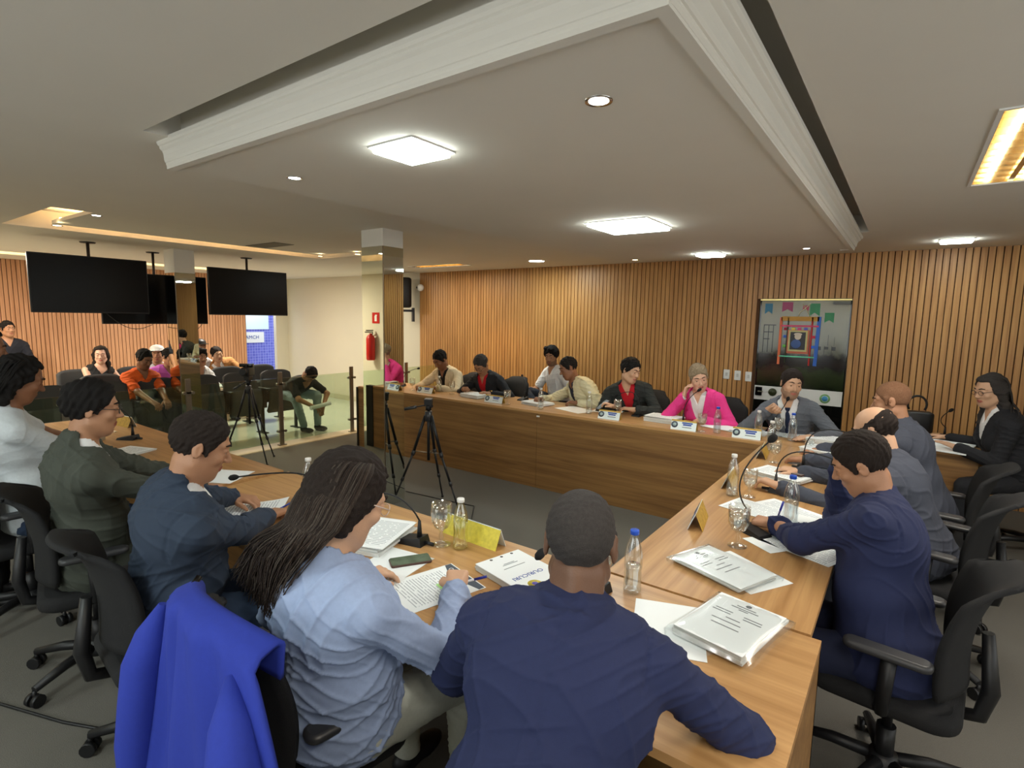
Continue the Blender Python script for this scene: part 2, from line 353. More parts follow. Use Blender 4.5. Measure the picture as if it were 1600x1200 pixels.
# mirror-clad pillars
def pillar(x0, x1, y0, y1, zt, lab):
    r = empty('mirror_pillar', ((x0+x1)/2, (y0+y1)/2, 0), 0, lab, 'pillar'); hx, hy = (x1-x0)/2, (y1-y0)/2
    MB().bx((-hx, -hy, zt), (hx, hy, ZC-.001)).build('plaster_head', CEIL, r)
    MB().bx((-hx+.006, -hy+.006, 0), (hx-.006, hy-.006, zt)).build('core', CREAM, r)
    MB().bx((-hx, -hy-.001, .0), (hx-.002, -hy+.005, zt)).build('mirror_panel', MIRROR, r)
    MB().bx((hx-.005, -hy+.001, .0), (hx+.001, hy, zt)).build('mirror_panel', MIRROR, r)
    MB().bx((-hx-.001, -hy, .0), (-hx+.005, hy, zt)).build('mirror_panel', MIRROR, r)
    MB().bx((hx-.006, -hy-.003, 0), (hx+.003, -hy+.004, zt)).build('corner_bead', STEEL, r)
pillar(-4.0, -3.715, 3.20, 3.43, 2.33, 'slim square pillar clad in mirror, beside the tripod and the long wooden bench')
pillar(-7.46, -7.18, 2.97, 3.2, 2.2, 'slim square pillar clad in mirror, between the hanging televisions')
# ------------------------------------------------------------------ ceiling fittings
PANEL = glow('lit_diffuser', (.92, 1, .94, 1), 28); SPOTG = glow('downlight_lens', (1, .98, .95, 1), 12); SPOTW = glow('warm_downlight_lens', (1, .78, .42, 1), 14)
def led_panel(x, y, z, hx, hy, lab, m=PANEL):
    r = empty('ceiling_light', (x, y, z), 0, lab, 'ceiling light')
    MB().bx((-hx-.012, -hy-.012, -.006), (hx+.012, hy+.012, 0)).build('frame', WHITEP, r); MB().rbox((0, 0, -.012), (hx, hy, .012), .01).build('diffuser', m, r)
led_panel(-1.62, 1.545, ZB, .11, .105, 'square lit panel in the near half of the lowered ceiling, close to the moulding')
led_panel(-1.61, 3.55, ZB, .21, .22, 'largest square lit panel, in the middle of the lowered ceiling')
led_panel(-1.61, 5.44, ZB, .11, .11, 'small square lit panel near the slatted wall in the lowered ceiling')
led_panel(.27, 6.2, ZC, .11, .09, 'square lit panel above the slatted wall at the right')
def downlight(x, y, z, r_, lab, m, grp=None):
    r = empty('downlight', (x, y, z), 0, lab, 'downlight', grp)
    MB().lathe([(r_*1.0, -.001), (r_*1.35, -.004), (r_*1.4, 0)], n=20).build('trim_ring', CHROME if m is not PANEL else WHITEP, r)
    MB().lathe([(.0005, -.002), (r_, -.002), (r_, 0)], n=20).build('lens', m, r)
downlight(-.80, 1.515, ZB, .030, 'white round downlight near the right moulding, closest to the camera', SPOTG)
downlight(-2.43, 1.556, ZB, .026, 'round downlight near the left corner of the lowered ceiling', SPOTG)
downlight(-2.46, 5.62, ZB, .028, 'warm downlight on the lowered ceiling edge by the slatted wall', SPOTW)
downlight(-.78, 5.4, ZB, .026, 'small downlight on the lowered ceiling above the glass door', SPOTG)
downlight(-4.05, 6.09, ZC, .10, 'round flat lit disc on the ceiling before the slatted wall', PANEL)
downlight(-6.24, 4.33, ZC, .025, 'warm downlight left of the mirror pillar head', SPOTW)
downlight(-5.60, 4.42, ZC, .03, 'warm downlight right beside the mirror pillar head', SPOTW)
downlight(-6.23, 1.63, ZC, .03, 'warm downlight in the bright near corner of the ceiling cove', SPOTW)
downlight(-5.49, 1.70, ZC+.03, .03, 'cool white downlight in the cove panel', SPOTG)
for s_ in S.objects:
    if s_.name.startswith('led_strip'): pass
TUBE = glow('fluorescent_tube', (1, .93, .8, 1), 10); REFL = mat('louvre_reflector', srgb(232, 214, 176), .12, metal=1)
def louvre(h, lab, n, along=1, hidden=False):
    x0, x1, y0, y1 = h; cx, cy = (x0+x1)/2, (y0+y1)/2; hx, hy = (x1-x0)/2, (y1-y0)/2
    r = empty('louvred_light', (cx, cy, ZC), 0, lab, 'ceiling light')
    f = MB(); f.bx((-hx-.015, -hy-.015, -.006), (hx+.015, -hy, .002)).bx((-hx-.015, hy, -.006), (hx+.015, hy+.015, .002)).bx((-hx-.015, -hy, -.006), (-hx, hy, .002)).bx((hx, -hy, -.006), (hx+.015, hy, .002)).build('frame', WHITEP, r)
    hs = MB().bx((-hx, -hy, .10), (hx, hy, .11)).bx((-hx, -hy, 0), (-hx+.003, hy, .1)).bx((hx-.003, -hy, 0), (hx, hy, .1)).bx((-hx, -hy, 0), (hx, -hy+.003, .1)).bx((-hx, hy-.003, 0), (hx, hy, .1)); hs.build('housing', REFL, r)
    k = 4 if along else 2
    for i in range(k):
        if along:
            x = -hx+(i+.5)*2*hx/k; MB().tube([(x, -hy+.02, .06), (x, hy-.02, .06)], .012, 10).build('tube', TUBE, r)
        else:
            y = -hy+(i+.5)*2*hy/k; MB().tube([(-hx+.02, y, .06), (hx-.02, y, .06)], .012, 10).build('tube', TUBE, r)
    g = MB()
    if along:
        for i in range(1, n): y = -hy+2*hy*i/n; g.bx((-hx, y-.0015, .004), (hx, y+.0015, .035))
        for i in range(1, k): x = -hx+2*hx*i/k; g.bx((x-.012, -hy, .004), (x+.012, hy, .03))
    else:
        for i in range(1, n): x = -hx+2*hx*i/n; g.bx((x-.0015, -hy, .004), (x+.0015, hy, .035))
    g.build('louvre_grid', REFL, r)
louvre(LOUV, 'long louvred fluorescent fitting with gold reflector at the right edge of the ceiling', 11)
louvre(LOUV2, 'added louvred fluorescent fitting on the ceiling behind the viewer, out of view', 11)  # extra fitting out of view, added for ambient light
louvre(LOUV3, 'narrow louvred strip light beyond the mirror pillar', 18, along=0)
tag(MB().bx((-.3, -.12, -.004), (.3, .12, 0)).build('air_vent', mat('vent_grey', srgb(120, 114, 100), .7), loc=(-6.0, 3.5, ZC+.028)), 'thin grey air vent in the ceiling cove panel', 'vent')
# televisions on ceiling poles
def tv(x, y, z0, z1, hw, back, lab, pole=True):
    r = empty('television', (x, y, z0), 0, lab, 'television', 'flat televisions hung from the ceiling'); h = z1-z0
    MB().rbox((0, 0, h/2), (hw, h/2, .018), .008, rot=Matrix(((0, 0, 1), (1, 0, 0), (0, 1, 0)))).build('casing', BLACK, r)
    MB().bx((.0185, -hw+.012, .016), (.0195, hw-.012, h-.012)).build('screen', SCREEN, r)
    MB().bx((-.06, -.18, h*.25), (-.018, .18, h*.75)).build('mount_plate', BLACK, r)
    if pole:
        MB().tube([(-.05, 0, h*.5), (-.05, 0, ZC-z0-.01)], .016).build('pole', mat('brown_pole', srgb(54, 44, 40), .5), r)
        MB().lathe([(.001, -.012), (.07, -.012), (.075, 0)]).build('ceiling_flange', BLACK, r, loc=(-.05, 0, ZC-z0))
tv(-7.38, 2.20, 1.70, 2.32, .545, 0, 'left front television hanging on a ceiling pole')
tv(-7.38, 3.99, 1.70, 2.315, .55, 0, 'right front television hanging on a ceiling pole, nearest the mirror pillar and bench')
tv(-7.85, 3.02, 1.57, 2.20, .61, 0, 'rear television hanging lower behind the two front ones')
cb = MB()
def sag(a, b, s, n=10): return [tuple(a[k]+(b[k]-a[k])*i/n for k in range(2))+(a[2]+(b[2]-a[2])*i/n-s*math.sin(math.pi*i/n),) for i in range(n+1)]
tag(MB().tube(sag((-7.405, 2.3, 1.72), (-7.83, 2.95, 1.565), .12), .004, 5).build('cable', BLACK), 'thin cable sagging below the left television', 'cable')
tag(MB().tube(sag((-7.83, 3.2, 1.568), (-7.83, 3.55, 1.568), .13), .004, 5).build('cable', BLACK), 'looped cable hanging below the rear television', 'cable')
# speaker and camera by the corner
r = empty('wall_speaker', (-7.2, 6.62, 1.75), R(-25), 'black loudspeaker on a wall bracket in the corner beside the slatted wall', 'speaker')
MB().rbox((0, 0, .38), (.15, .14, .26), .07, rot=None).build('cabinet', BLACK, r)
MB().bx((-.11, -.150, .18), (.11, -.142, .58)).build('grille', MESHF, r)
MB().bx((.02, .0, .05), (.06, .2, .09)).bx((.0, .17, -.12), (.08, .2, .12)).build('bracket', BLACK, r)
r = empty('dome_camera', (-6.93, 6.8, 2.22), 0, 'white ball security camera at the top left of the slatted wall', 'camera')
MB().ball((0, 0, 0), .06).build('shell', WHITEP, r); MB().ball((-.035, -.045, .0), .02, 6).build('lens', BLACKG, r); MB().tube([(0, .0, 0), (0, .1, 0)], .02).build('arm', WHITEP, r)
# switches
for x, z, lab in ((-1.745, 1.10, 'leftmost'), (-1.618, 1.095, 'middle'), (-1.494, 1.09, 'rightmost')):
    r = empty('light_switch', (x, YW-.053, z), 0, lab+' of three white switch plates left of the glass door', 'switch', 'switch plates by the door')
    MB().rbox((0, 0, 0), (.036, .058, .005), .008, rot=Matrix.Rotation(R(90), 3, 'X')).build('plate', WHITEP, r)
    MB().rbox((0, -.007, 0), (.012, .02, .002), .003, rot=Matrix.Rotation(R(90), 3, 'X')).build('rocker', mat('switch_rocker', srgb(205, 205, 200), .4), r)
# ------------------------------------------------------------------ glass door with print
DW = DX1-DX0
door = MB().bx((DX0, YW-.034, 0), (DX1, YW-.026, DZ)); struct('door_1', door, mat('dark_door_glass', srgb(16, 17, 16), .04, spec=.6))
struct('trim_3', MB().bx((DX0, YW-.05, DZ), (DX1, YW-.02, DZ+.014)), mat('brass_rail', srgb(220, 200, 130), .3, metal=.8))
def printmat():
    m = bpy.data.materials.new('street_print'); m.use_nodes = True; nt = m.node_tree; b = nt.nodes['Principled BSDF']; b.inputs['Roughness'].default_value = .12
    tc = nt.nodes.new('ShaderNodeTexCoord'); sp = nt.nodes.new('ShaderNodeSeparateXYZ'); nt.links.new(tc.outputs['Object'], sp.inputs[0])
    n = nt.nodes.new('ShaderNodeTexNoise'); n.inputs['Scale'].default_value = 9; n.inputs['Detail'].default_value = 6; nt.links.new(tc.outputs['Object'], n.inputs['Vector'])
    a = nt.nodes.new('ShaderNodeMath'); a.operation = 'MULTIPLY_ADD'; a.inputs[1].default_value = .22; nt.links.new(n.outputs['Fac'], a.inputs[0]); nt.links.new(sp.outputs['Z'], a.inputs[2])
    cr = nt.nodes.new('ShaderNodeValToRGB'); e = cr.color_ramp.elements; e[0].position = 0; e[0].color = srgb(28, 34, 22); e[1].position = 1; e[1].color = srgb(132, 124, 92)
    for pz, c in ((.18, srgb(46, 56, 28)), (.26, srgb(30, 22, 18)), (.36, srgb(34, 30, 24)), (.40, srgb(92, 92, 76)), (.60, srgb(112, 110, 84))):
        q = e.new(pz); q.color = c
    mr = nt.nodes.new('ShaderNodeMapRange'); mr.inputs[1].default_value = -.40; mr.inputs[2].default_value = .66; nt.links.new(a.outputs[0], mr.inputs[0])
    nt.links.new(mr.outputs[0], cr.inputs[0]); nt.links.new(cr.outputs[0], b.inputs['Base Color']); return m
fw = YW-.036
r = empty('door_print', ((DX0+DX1)/2, fw, 1.49), 0, 'large printed street scene film covering the upper glass door', 'print')
MB().bx((-DW/2+.015, -.002, -.49), (DW/2-.01, 0, .49)).build('street_picture', printmat(), r)
DK = mat('print_dark', srgb(30, 30, 26), .2); q = MB()
for k in range(5): q.bx((.02+k*.07, -.003, -.05+.01*(k % 2)), (.06+k*.07, -.002, -.01)); q.bx((.02+k*.07, -.003, -.1), (.024+k*.07, -.002, 0))
q.bx((.10, -.003, -.02), (.105, -.002, .2)).bx((.26, -.003, 0), (.264, -.002, .12)).bx((.32, -.003, 0), (.323, -.002, .1))
for k in range(3): q.bx((-.40, -.003, .05+.08*k), (-.33+.03*k, -.002, .06+.08*k)); q.bx((-.40+.05*k, -.003, -.1), (-.392+.05*k, -.002, .22))
q.build('drawn_buildings', DK, r)
FL = [(-.40, .46, .08, .12, srgb(30, 110, 140)), (-.22, .475, .11, .11, srgb(150, 40, 90)), (-.01, .44, .06, .06, srgb(160, 60, 80)), (.06, .46, .10, .14, srgb(40, 130, 80)), (.21, .36, .09, .11, srgb(40, 130, 80))]  # flags mirrored in the glass, painted on as coloured shapes
for i, (x, z, wd, hh, c) in enumerate(FL):
    f = MB().prism([(x, z), (x+wd, z), (x+wd, z-hh), (x+wd/2, z-hh*.72), (x, z-hh)], -.004, -.002, 1).build('flag_reflection', mat('flag_%d' % i, c, .4), r)
r = empty('white_band', ((DX0+DX1)/2, fw, .0), 0, 'white frosted band with a round emblem across the glass door', 'decal')
MB().bx((-DW/2+.0, -.003, .83), (DW/2-.01, 0, .995)).build('band', WHITEP, r)
MB().lathe([(.001, 0), (.03, 0), (.03, .003), (.001, .003)], c=(.28, -.003, .905), rot=Matrix.Rotation(R(90), 3, 'X')).build('emblem_disc', mat('emblem_blue', srgb(70, 150, 200), .5), r)
MB().lathe([(.034, 0), (.052, 0), (.052, .002), (.034, .002)], c=(.28, -.003, .905), rot=Matrix.Rotation(R(90), 3, 'X')).build('emblem_wreath', mat('emblem_green', srgb(120, 170, 110), .5, noise=.4, nscale=120), r)
r = empty('door_lock', (DX0+.05, fw, .93), 0, 'black square lock box on the left edge of the glass door', 'lock')
MB().rbox((0, -.014, 0), (.036, .05, .014), .006, rot=Matrix.Rotation(R(90), 3, 'X')).build('lock_case', BLACKG, r); MB().tube([(0, -.028, 0), (0, -.05, 0), (.05, -.05, 0)], .007).build('lever', STEEL, r)
tag(MB().lathe([(.001, 0), (.042, 0), (.045, .012), (.001, .014)], rot=Matrix.Rotation(R(90), 3, 'X')).build('seal_plaque', mat('dark_seal', srgb(60, 66, 40), .3, noise=.5, nscale=80), loc=(DX0+.2, fw-.003, .93)), 'dark round plaque on the white band of the glass door', 'plaque')
tag(MB().bx((-.08, -.03, -.015), (.08, 0, .015)).build('door_closer', mat('closer_grey', srgb(90, 88, 82), .4), loc=(DX1-.09, fw, DZ-.03)), 'grey door closer at the top right of the glass door', 'door closer')
# festive frame hanging on the door
r = empty('festive_frame', (-.995, fw-.006, 1.56), 0, 'colourful festive paper frame with a small portrait hanging on the glass door', 'decoration')
def bar(name, a, b, w_, c, dep=.012):
    a, b = Vector((a[0], 0, a[1])), Vector((b[0], 0, b[1])); d = (b-a).normalized(); s_ = Vector((-d.z, 0, d.x))*w_/2
    vs = [a-s_, b-s_, b+s_, a+s_]; vs = [v+Vector((0, -.002, 0)) for v in vs]+[v+Vector((0, -dep, 0)) for v in vs]
    MB().add(vs, [(0, 1, 2, 3), (7, 6, 5, 4), (0, 4, 5, 1), (1, 5, 6, 2), (2, 6, 7, 3), (3, 7, 4, 0)]).build(name, mat('paper_%s' % str([round(x, 2) for x in c[:3]]), c, .6), r)
bar('left_bar', (-.19, .235), (-.19, -.30), .026, srgb(226, 116, 74)); bar('right_bar', (.19, .245), (.18, -.30), .036, srgb(60, 110, 200)); bar('inner_bar', (.125, .24), (.12, -.30), .016, srgb(180, 40, 34))
bar('dark_bar', (-.115, .23), (-.125, -.28), .012, srgb(50, 56, 30)); bar('top_bar', (-.19, .22), (.19, .22), .05, srgb(190, 140, 60)); bar('pink_bar', (-.19, .14), (.19, .14), .018, srgb(214, 70, 110), .016)
bar('green_bar', (-.19, -.205), (.17, -.205), .014, srgb(110, 210, 170), .016)
for k, (x, z, c) in enumerate([(-.14, .105, srgb(170, 30, 60)), (-.06, .105, srgb(220, 200, 80)), (.0, .105, srgb(200, 60, 130)), (.065, .105, srgb(80, 90, 190)), (-.14, .02, srgb(60, 100, 190)), (-.14, -.09, srgb(110, 190, 80)), (.145, .02, srgb(200, 50, 80)), (.15, -.09, srgb(60, 110, 210))]):
    bar('paper_flag', (x-.018, z), (x+.018, z), .03, c, .008)
MB().bx((-.112, -.02, -.17), (.105, -.003, .095)).build('portrait_mount', mat('salmon_card', srgb(200, 110, 84), .6), r)
MB().bx((-.1, -.026, -.145), (.09, -.02, .09)).build('portrait_frame', mat('pale_gold_frame', srgb(196, 190, 130), .5), r)
MB().bx((-.082, -.028, -.125), (.072, -.026, .072)).build('portrait_picture', mat('portrait_dark', srgb(34, 32, 36), .4), r)
MB().ball((-.005, -.028, .022), (.034, .004, .036), 8).ball((-.005, -.03, .048), (.042, .004, .016), 8).build('portrait_head', mat('portrait_pale', srgb(214, 200, 184), .6), r)
MB().ball((-.02, -.028, -.06), (.052, .004, .05), 8).build('portrait_dress', mat('portrait_blue', srgb(70, 96, 150), .6), r)
# bright cable loops behind the frame
tag(MB().tube([(-.9, fw-.01, 1.95), (-1.0, fw-.012, 1.85), (-1.02, fw-.012, 1.80)], .004, 5).tube([(-.98, fw-.01, 1.95), (-.93, fw-.012, 1.86), (-.9, fw-.012, 1.80)], .004, 5).build('hanging_string', mat('cream_string', srgb(210, 200, 160), .6)), 'pale looped strings holding the festive frame', 'string')
# ------------------------------------------------------------------ glass railing
def rail(x, ys, lab):
    r = empty('glass_railing', (x, 0, 0), 0, lab, 'railing')
    for i in range(len(ys)-1): MB().bx((-.005, ys[i]+.04, .06), (.005, ys[i+1]-.04, .90)).build('glass_pane', GREENG, r)
    for y in ys:
        pst = MB().bx((-.012, y-.026, .0), (.012, y+.026, .98)).build('post', STEEL, r)
        MB().bx((-.03, y-.05, .012), (.03, y+.05, .024)).build('base_plate', STEEL, pst)
        for z in (.2, .82):
            MB().tube([(-.02, y-.045, z), (.025, y-.045, z)], .018, 10).tube([(-.02, y+.045, z), (.025, y+.045, z)], .018, 10).bx((-.01, y-.05, z-.01), (.012, y+.05, z+.01)).build('clamp', STEEL, pst)
rail(-6.55, [.55, 1.66, 2.78, 3.90, 5.02], 'green tinted glass railing with steel posts between carpet and audience floor')
rail(-6.55, [6.1, 6.86], 'short glass railing section beyond the bench end, near the slatted wall')
# fire extinguisher, seen through the mirror pillar
r = empty('fire_extinguisher', (-8.03, -.2, .9), R(180), 'red fire extinguisher on the cream wall, seen in the mirror pillar', 'fire extinguisher')
MB().lathe([(.001, 0), (.07, .0), (.08, .02), (.08, .40), (.06, .45), (.025, .48), (.025, .50), (.001, .5)], n=20).build('cylinder', RED, r)
MB().bx((-.012, -.12, .51), (.012, .05, .53)).bx((-.01, -.1, .54), (.01, .06, .56)).build('handle', BLACK, r); MB().tube([(.0, .05, .50), (.07, .09, .45), (.1, .06, .3), (.09, .04, .15)], .01, 6).build('hose', BLACK, r)
r = empty('fire_sign', (-7.99, -.297, 1.68), 0, 'square red fire extinguisher sign on the cream wall, seen in the mirror pillar', 'sign')
MB().bx((-.1, 0, -.1), (.1, .004, .1)).build('sign_board', RED, r); MB().bx((-.03, .004, -.06), (.03, .006, .04)).bx((-.015, .004, .04), (.04, .006, .06)).build('pictogram', WHITEP, r)
# ------------------------------------------------------------------ furniture
def table(name, x0, x1, y0, y1, front, lab, mat_top, joints=(), zt=T, ends=True, endmat=None):
    cx, cy = (x0+x1)/2, (y0+y1)/2; r = empty(name, (cx, cy, 0), 0, lab, 'table'); X0, X1, Y0, Y1 = x0-cx, x1-cx, y0-cy, y1-cy
    MB().bx((X0, Y0, zt-.025), (X1, Y1, zt)).build('tabletop', mat_top, r)
    return r, X0, X1, Y0, Y1
# bench before the slatted wall
r, X0, X1, Y0, Y1 = table('long_bench', -5.80, -.16, 4.55, 5.23, 'n', 'long wooden bench table in front of the slatted wall', TOPX)
js = [X0, -2.975-(-5.80-.16)/2, X1]
js = [X0, -2.975+2.98, -.85+2.98]
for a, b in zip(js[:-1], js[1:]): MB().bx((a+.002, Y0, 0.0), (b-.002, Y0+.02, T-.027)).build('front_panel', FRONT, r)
MB().bx((X0-.03, Y0-.01, 0), (X0, Y1, T-.01)).build('end_panel', mat('black_edge', srgb(28, 24, 20), .5), r)
MB().bx((X1-.02, Y0+.3, 0), (X1, Y1, T-.027)).build('end_panel', FRONT, r)
MB().bx((-.006+js[1], Y0-.003, T-.06), (.03+js[1], Y0, T-.045)).build('asset_tag', WHITEP, r)
# near table in two units
r, X0, X1, Y0, Y1 = table('near_table', -2.925, -.13, 1.08, 1.775, 's', 'wooden table nearest the camera, with the stacked folders at its right end', TOPX)
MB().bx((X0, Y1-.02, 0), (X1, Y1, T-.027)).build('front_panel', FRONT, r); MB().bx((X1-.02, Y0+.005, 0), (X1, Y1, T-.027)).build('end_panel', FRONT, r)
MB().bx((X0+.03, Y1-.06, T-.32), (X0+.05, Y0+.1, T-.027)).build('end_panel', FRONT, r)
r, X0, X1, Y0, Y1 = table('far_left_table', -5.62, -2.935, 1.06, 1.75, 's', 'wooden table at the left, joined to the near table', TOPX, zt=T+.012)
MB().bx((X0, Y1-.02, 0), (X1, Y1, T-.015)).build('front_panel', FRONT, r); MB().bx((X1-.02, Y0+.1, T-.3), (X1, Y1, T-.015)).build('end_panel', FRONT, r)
MB().bx((X0-.13, Y1-.06, 0), (X0, Y1+.01, T+.012)).bx((X0-.03, Y0, 0), (X0, Y1-.06, T+.01)).build('end_panel', MATS['black_edge'], r)
# right table
r, X0, X1, Y0, Y1 = table('side_table', -.84, -.16, 1.79, 4.545, 'w', 'wooden table at the right running back to the bench', TOPY)
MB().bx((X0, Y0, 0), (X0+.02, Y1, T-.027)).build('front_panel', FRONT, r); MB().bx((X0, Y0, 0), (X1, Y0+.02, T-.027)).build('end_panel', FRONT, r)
# small desk of the person at the right
r, X0, X1, Y0, Y1 = table('small_desk', .0, .62, 5.35, 6.25, 'w', 'small desk beside the slatted wall, before the person in black blazer', TOPX, zt=.76)
MB().bx((X0+.02, Y0+.03, 0), (X1-.1, Y0+.05, .73)).build('front_panel', FRONT, r); MB().bx((X0, Y0, 0), (X0+.02, Y1, .73)).build('end_panel', FRONT, r); MB().bx((X1-.03, Y1-.1, 0), (X1, Y1, .73)).build('leg', FRONT, r)
# floor outlets / cables
cab = [(-4.9, .28, .006), (-4.2, .30, .006), (-3.6, .35, .006), (-3.1, .47, .006), (-2.75, .60, .006), (-2.5, .72, .006)]
tag(MB().tube(cab, .006, 6).build('floor_cable', BLACK), 'black cable lying across the carpet at the lower left', 'cable')
tag(MB().tube([(-3.9, 3.62, .005), (-3.5, 3.66, .005), (-3.1, 3.72, .005), (-2.8, 3.3, .005), (-2.6, 3.1, .006)], .004, 5).build('floor_cable', BLACK), 'thin cable on the carpet behind the tripod', 'cable')
tag(MB().box((0, 0, .004), (.05, .008, .004)).build('dropped_pen', BLACK, loc=(.66, 3.1, 0), rz=.2), 'small dark pen lying on the carpet at the right edge', 'pen')
# ------------------------------------------------------------------ signed-distance modelling for figures
V3 = lambda *a: np.array(a, float)
def nrm(v): v = np.asarray(v, float); return v/(np.linalg.norm(v)+1e-12)
def surface_nets(F, lo, h):
    S_ = F < 0; nx, ny, nz = F.shape
    c = [S_[i:nx-1+i, j:ny-1+j, k:nz-1+k] for i in (0, 1) for j in (0, 1) for k in (0, 1)]
    anyc = np.logical_or.reduce(c); allc = np.logical_and.reduce(c); M = anyc & ~allc
    idx = np.full(M.shape, -1, np.int64); I, J, K = np.nonzero(M); idx[I, J, K] = np.arange(len(I))
    vals = np.stack([F[I+i, J+j, K+k] for i in (0, 1) for j in (0, 1) for k in (0, 1)], 1)
    off = np.array([(i, j, k) for i in (0, 1) for j in (0, 1) for k in (0, 1)], float)
    acc = np.zeros((len(I), 3)); cnt = np.zeros(len(I))
    for a in range(8):
        for b in range(a+1, 8):
            if np.abs(off[a]-off[b]).sum() != 1: continue
            va, vb = vals[:, a], vals[:, b]; m = (va < 0) != (vb < 0); t = va/(va-vb+1e-12)
            acc += np.where(m[:, None], off[a]+t[:, None]*(off[b]-off[a]), 0); cnt += m
    P = (acc/cnt[:, None]+np.stack([I, J, K], 1))*h+lo
    quads = []
    for ax in range(3):
        sl0 = [slice(1, -1)]*3; sl0[ax] = slice(0, -1); sl1 = [slice(1, -1)]*3; sl1[ax] = slice(1, None)
        a, b = S_[tuple(sl0)], S_[tuple(sl1)]; I2 = np.argwhere(a != b)
        if not len(I2): continue
        pos = I2.copy()
        for d in range(3):
            if d != ax: pos[:, d] += 1
        u, v = [d for d in range(3) if d != ax]
        def at(du, dv):
            q = pos.copy(); q[:, u] -= du; q[:, v] -= dv; return idx[q[:, 0], q[:, 1], q[:, 2]]
        q = np.stack([at(1, 1), at(0, 1), at(0, 0), at(1, 0)], 1)
        flip = a[tuple(I2.T)] ^ (ax == 1); q[~flip] = q[~flip][:, ::-1]; quads.append(q)
    Q = np.concatenate(quads); Q = Q[(Q >= 0).all(1)]
    return P, Q
class Sdf:
    def __init__(s): s.p = []
    def cone(s, a, ra, b, rb, k=.02, op=1): s.p.append(('c', V3(*a), ra, V3(*b), rb, k, op)); return s
    def ell(s, c, r, Rm=None, k=.02, op=1): s.p.append(('e', V3(*c), V3(*r), np.eye(3) if Rm is None else np.array(Rm, float), k, op)); return s
    def box(s, c, hf, Rm=None, rd=.01, k=.005, op=1): s.p.append(('b', V3(*c), V3(*hf), np.eye(3) if Rm is None else np.array(Rm, float), rd, k, op)); return s
    def fn(s, f, lo, hi, k=.003, op=-1): s.p.append(('f', f, V3(*lo), V3(*hi), k, op)); return s
    def bounds(s, p):
        if p[0] == 'c': r = max(p[2], p[4]); return np.minimum(p[1]-p[2], p[3]-p[4]), np.maximum(p[1]+p[2], p[3]+p[4])
        if p[0] == 'e': e = np.abs(p[3]) @ p[2]; return p[1]-e, p[1]+e
        if p[0] == 'b': e = np.abs(p[3]) @ (p[2]+p[4]); return p[1]-e, p[1]+e
        return p[2], p[3]
    def field(s, h):
        bs = [s.bounds(p) for p in s.p if p[-1] == 1]; lo = np.min([b[0] for b in bs], 0)-3*h; hi = np.max([b[1] for b in bs], 0)+3*h
        n = np.ceil((hi-lo)/h).astype(int)+1; F = np.full(n, .5, np.float32); ax = [lo[i]+np.arange(n[i])*h for i in range(3)]
        for p in s.p:
            b = s.bounds(p); k = p[-2]; pad = k+2.5*h
            i0 = np.maximum(np.floor((b[0]-pad-lo)/h).astype(int), 0); i1 = np.minimum(np.ceil((b[1]+pad-lo)/h).astype(int)+1, n)
            if (i1 <= i0).any(): continue
            X = ax[0][i0[0]:i1[0]][:, None, None].astype(np.float32); Y = ax[1][i0[1]:i1[1]][None, :, None].astype(np.float32); Z = ax[2][i0[2]:i1[2]][None, None, :].astype(np.float32)
            if p[0] == 'c':
                a, ra, e, rb = p[1:5]; d = e-a; L2 = max(d @ d, 1e-9); x, y, z = X-a[0], Y-a[1], Z-a[2]
                t = np.clip((x*d[0]+y*d[1]+z*d[2])/L2, 0, 1); D = np.sqrt((x-t*d[0])**2+(y-t*d[1])**2+(z-t*d[2])**2)-(ra+(rb-ra)*t)
            elif p[0] == 'e':
                x, y, z = X-p[1][0], Y-p[1][1], Z-p[1][2]; Rm = p[3]; r = p[2]
                q = [(x*Rm[0, i]+y*Rm[1, i]+z*Rm[2, i])/r[i] for i in range(3)]; k0 = np.sqrt(q[0]**2+q[1]**2+q[2]**2)
                k1 = np.sqrt((q[0]/r[0])**2+(q[1]/r[1])**2+(q[2]/r[2])**2); D = k0*(k0-1)/(k1+1e-6)
            elif p[0] == 'b':
                x, y, z = X-p[1][0], Y-p[1][1], Z-p[1][2]; Rm = p[3]; q = [np.abs(x*Rm[0, i]+y*Rm[1, i]+z*Rm[2, i])-p[2][i] for i in range(3)]
                D = np.sqrt(sum(np.maximum(c, 0)**2 for c in q))+np.minimum(np.maximum(np.maximum(q[0], q[1]), q[2]), 0)-p[4]
            else: D = p[1](X, Y, Z)
            sl = tuple(slice(i0[i], i1[i]) for i in range(3)); A = F[sl]
            if p[-1] == 1:
                hh = np.maximum(k-np.abs(A-D), 0)/max(k, 1e-6); F[sl] = np.minimum(A, D)-hh*hh*k*.25
            elif p[-1] == -1:
                D = -D; hh = np.maximum(k-np.abs(A-D), 0)/max(k, 1e-6); F[sl] = np.maximum(A, D)+hh*hh*k*.25
            else: F[sl] = A-D      # 2: offset
        return F, lo
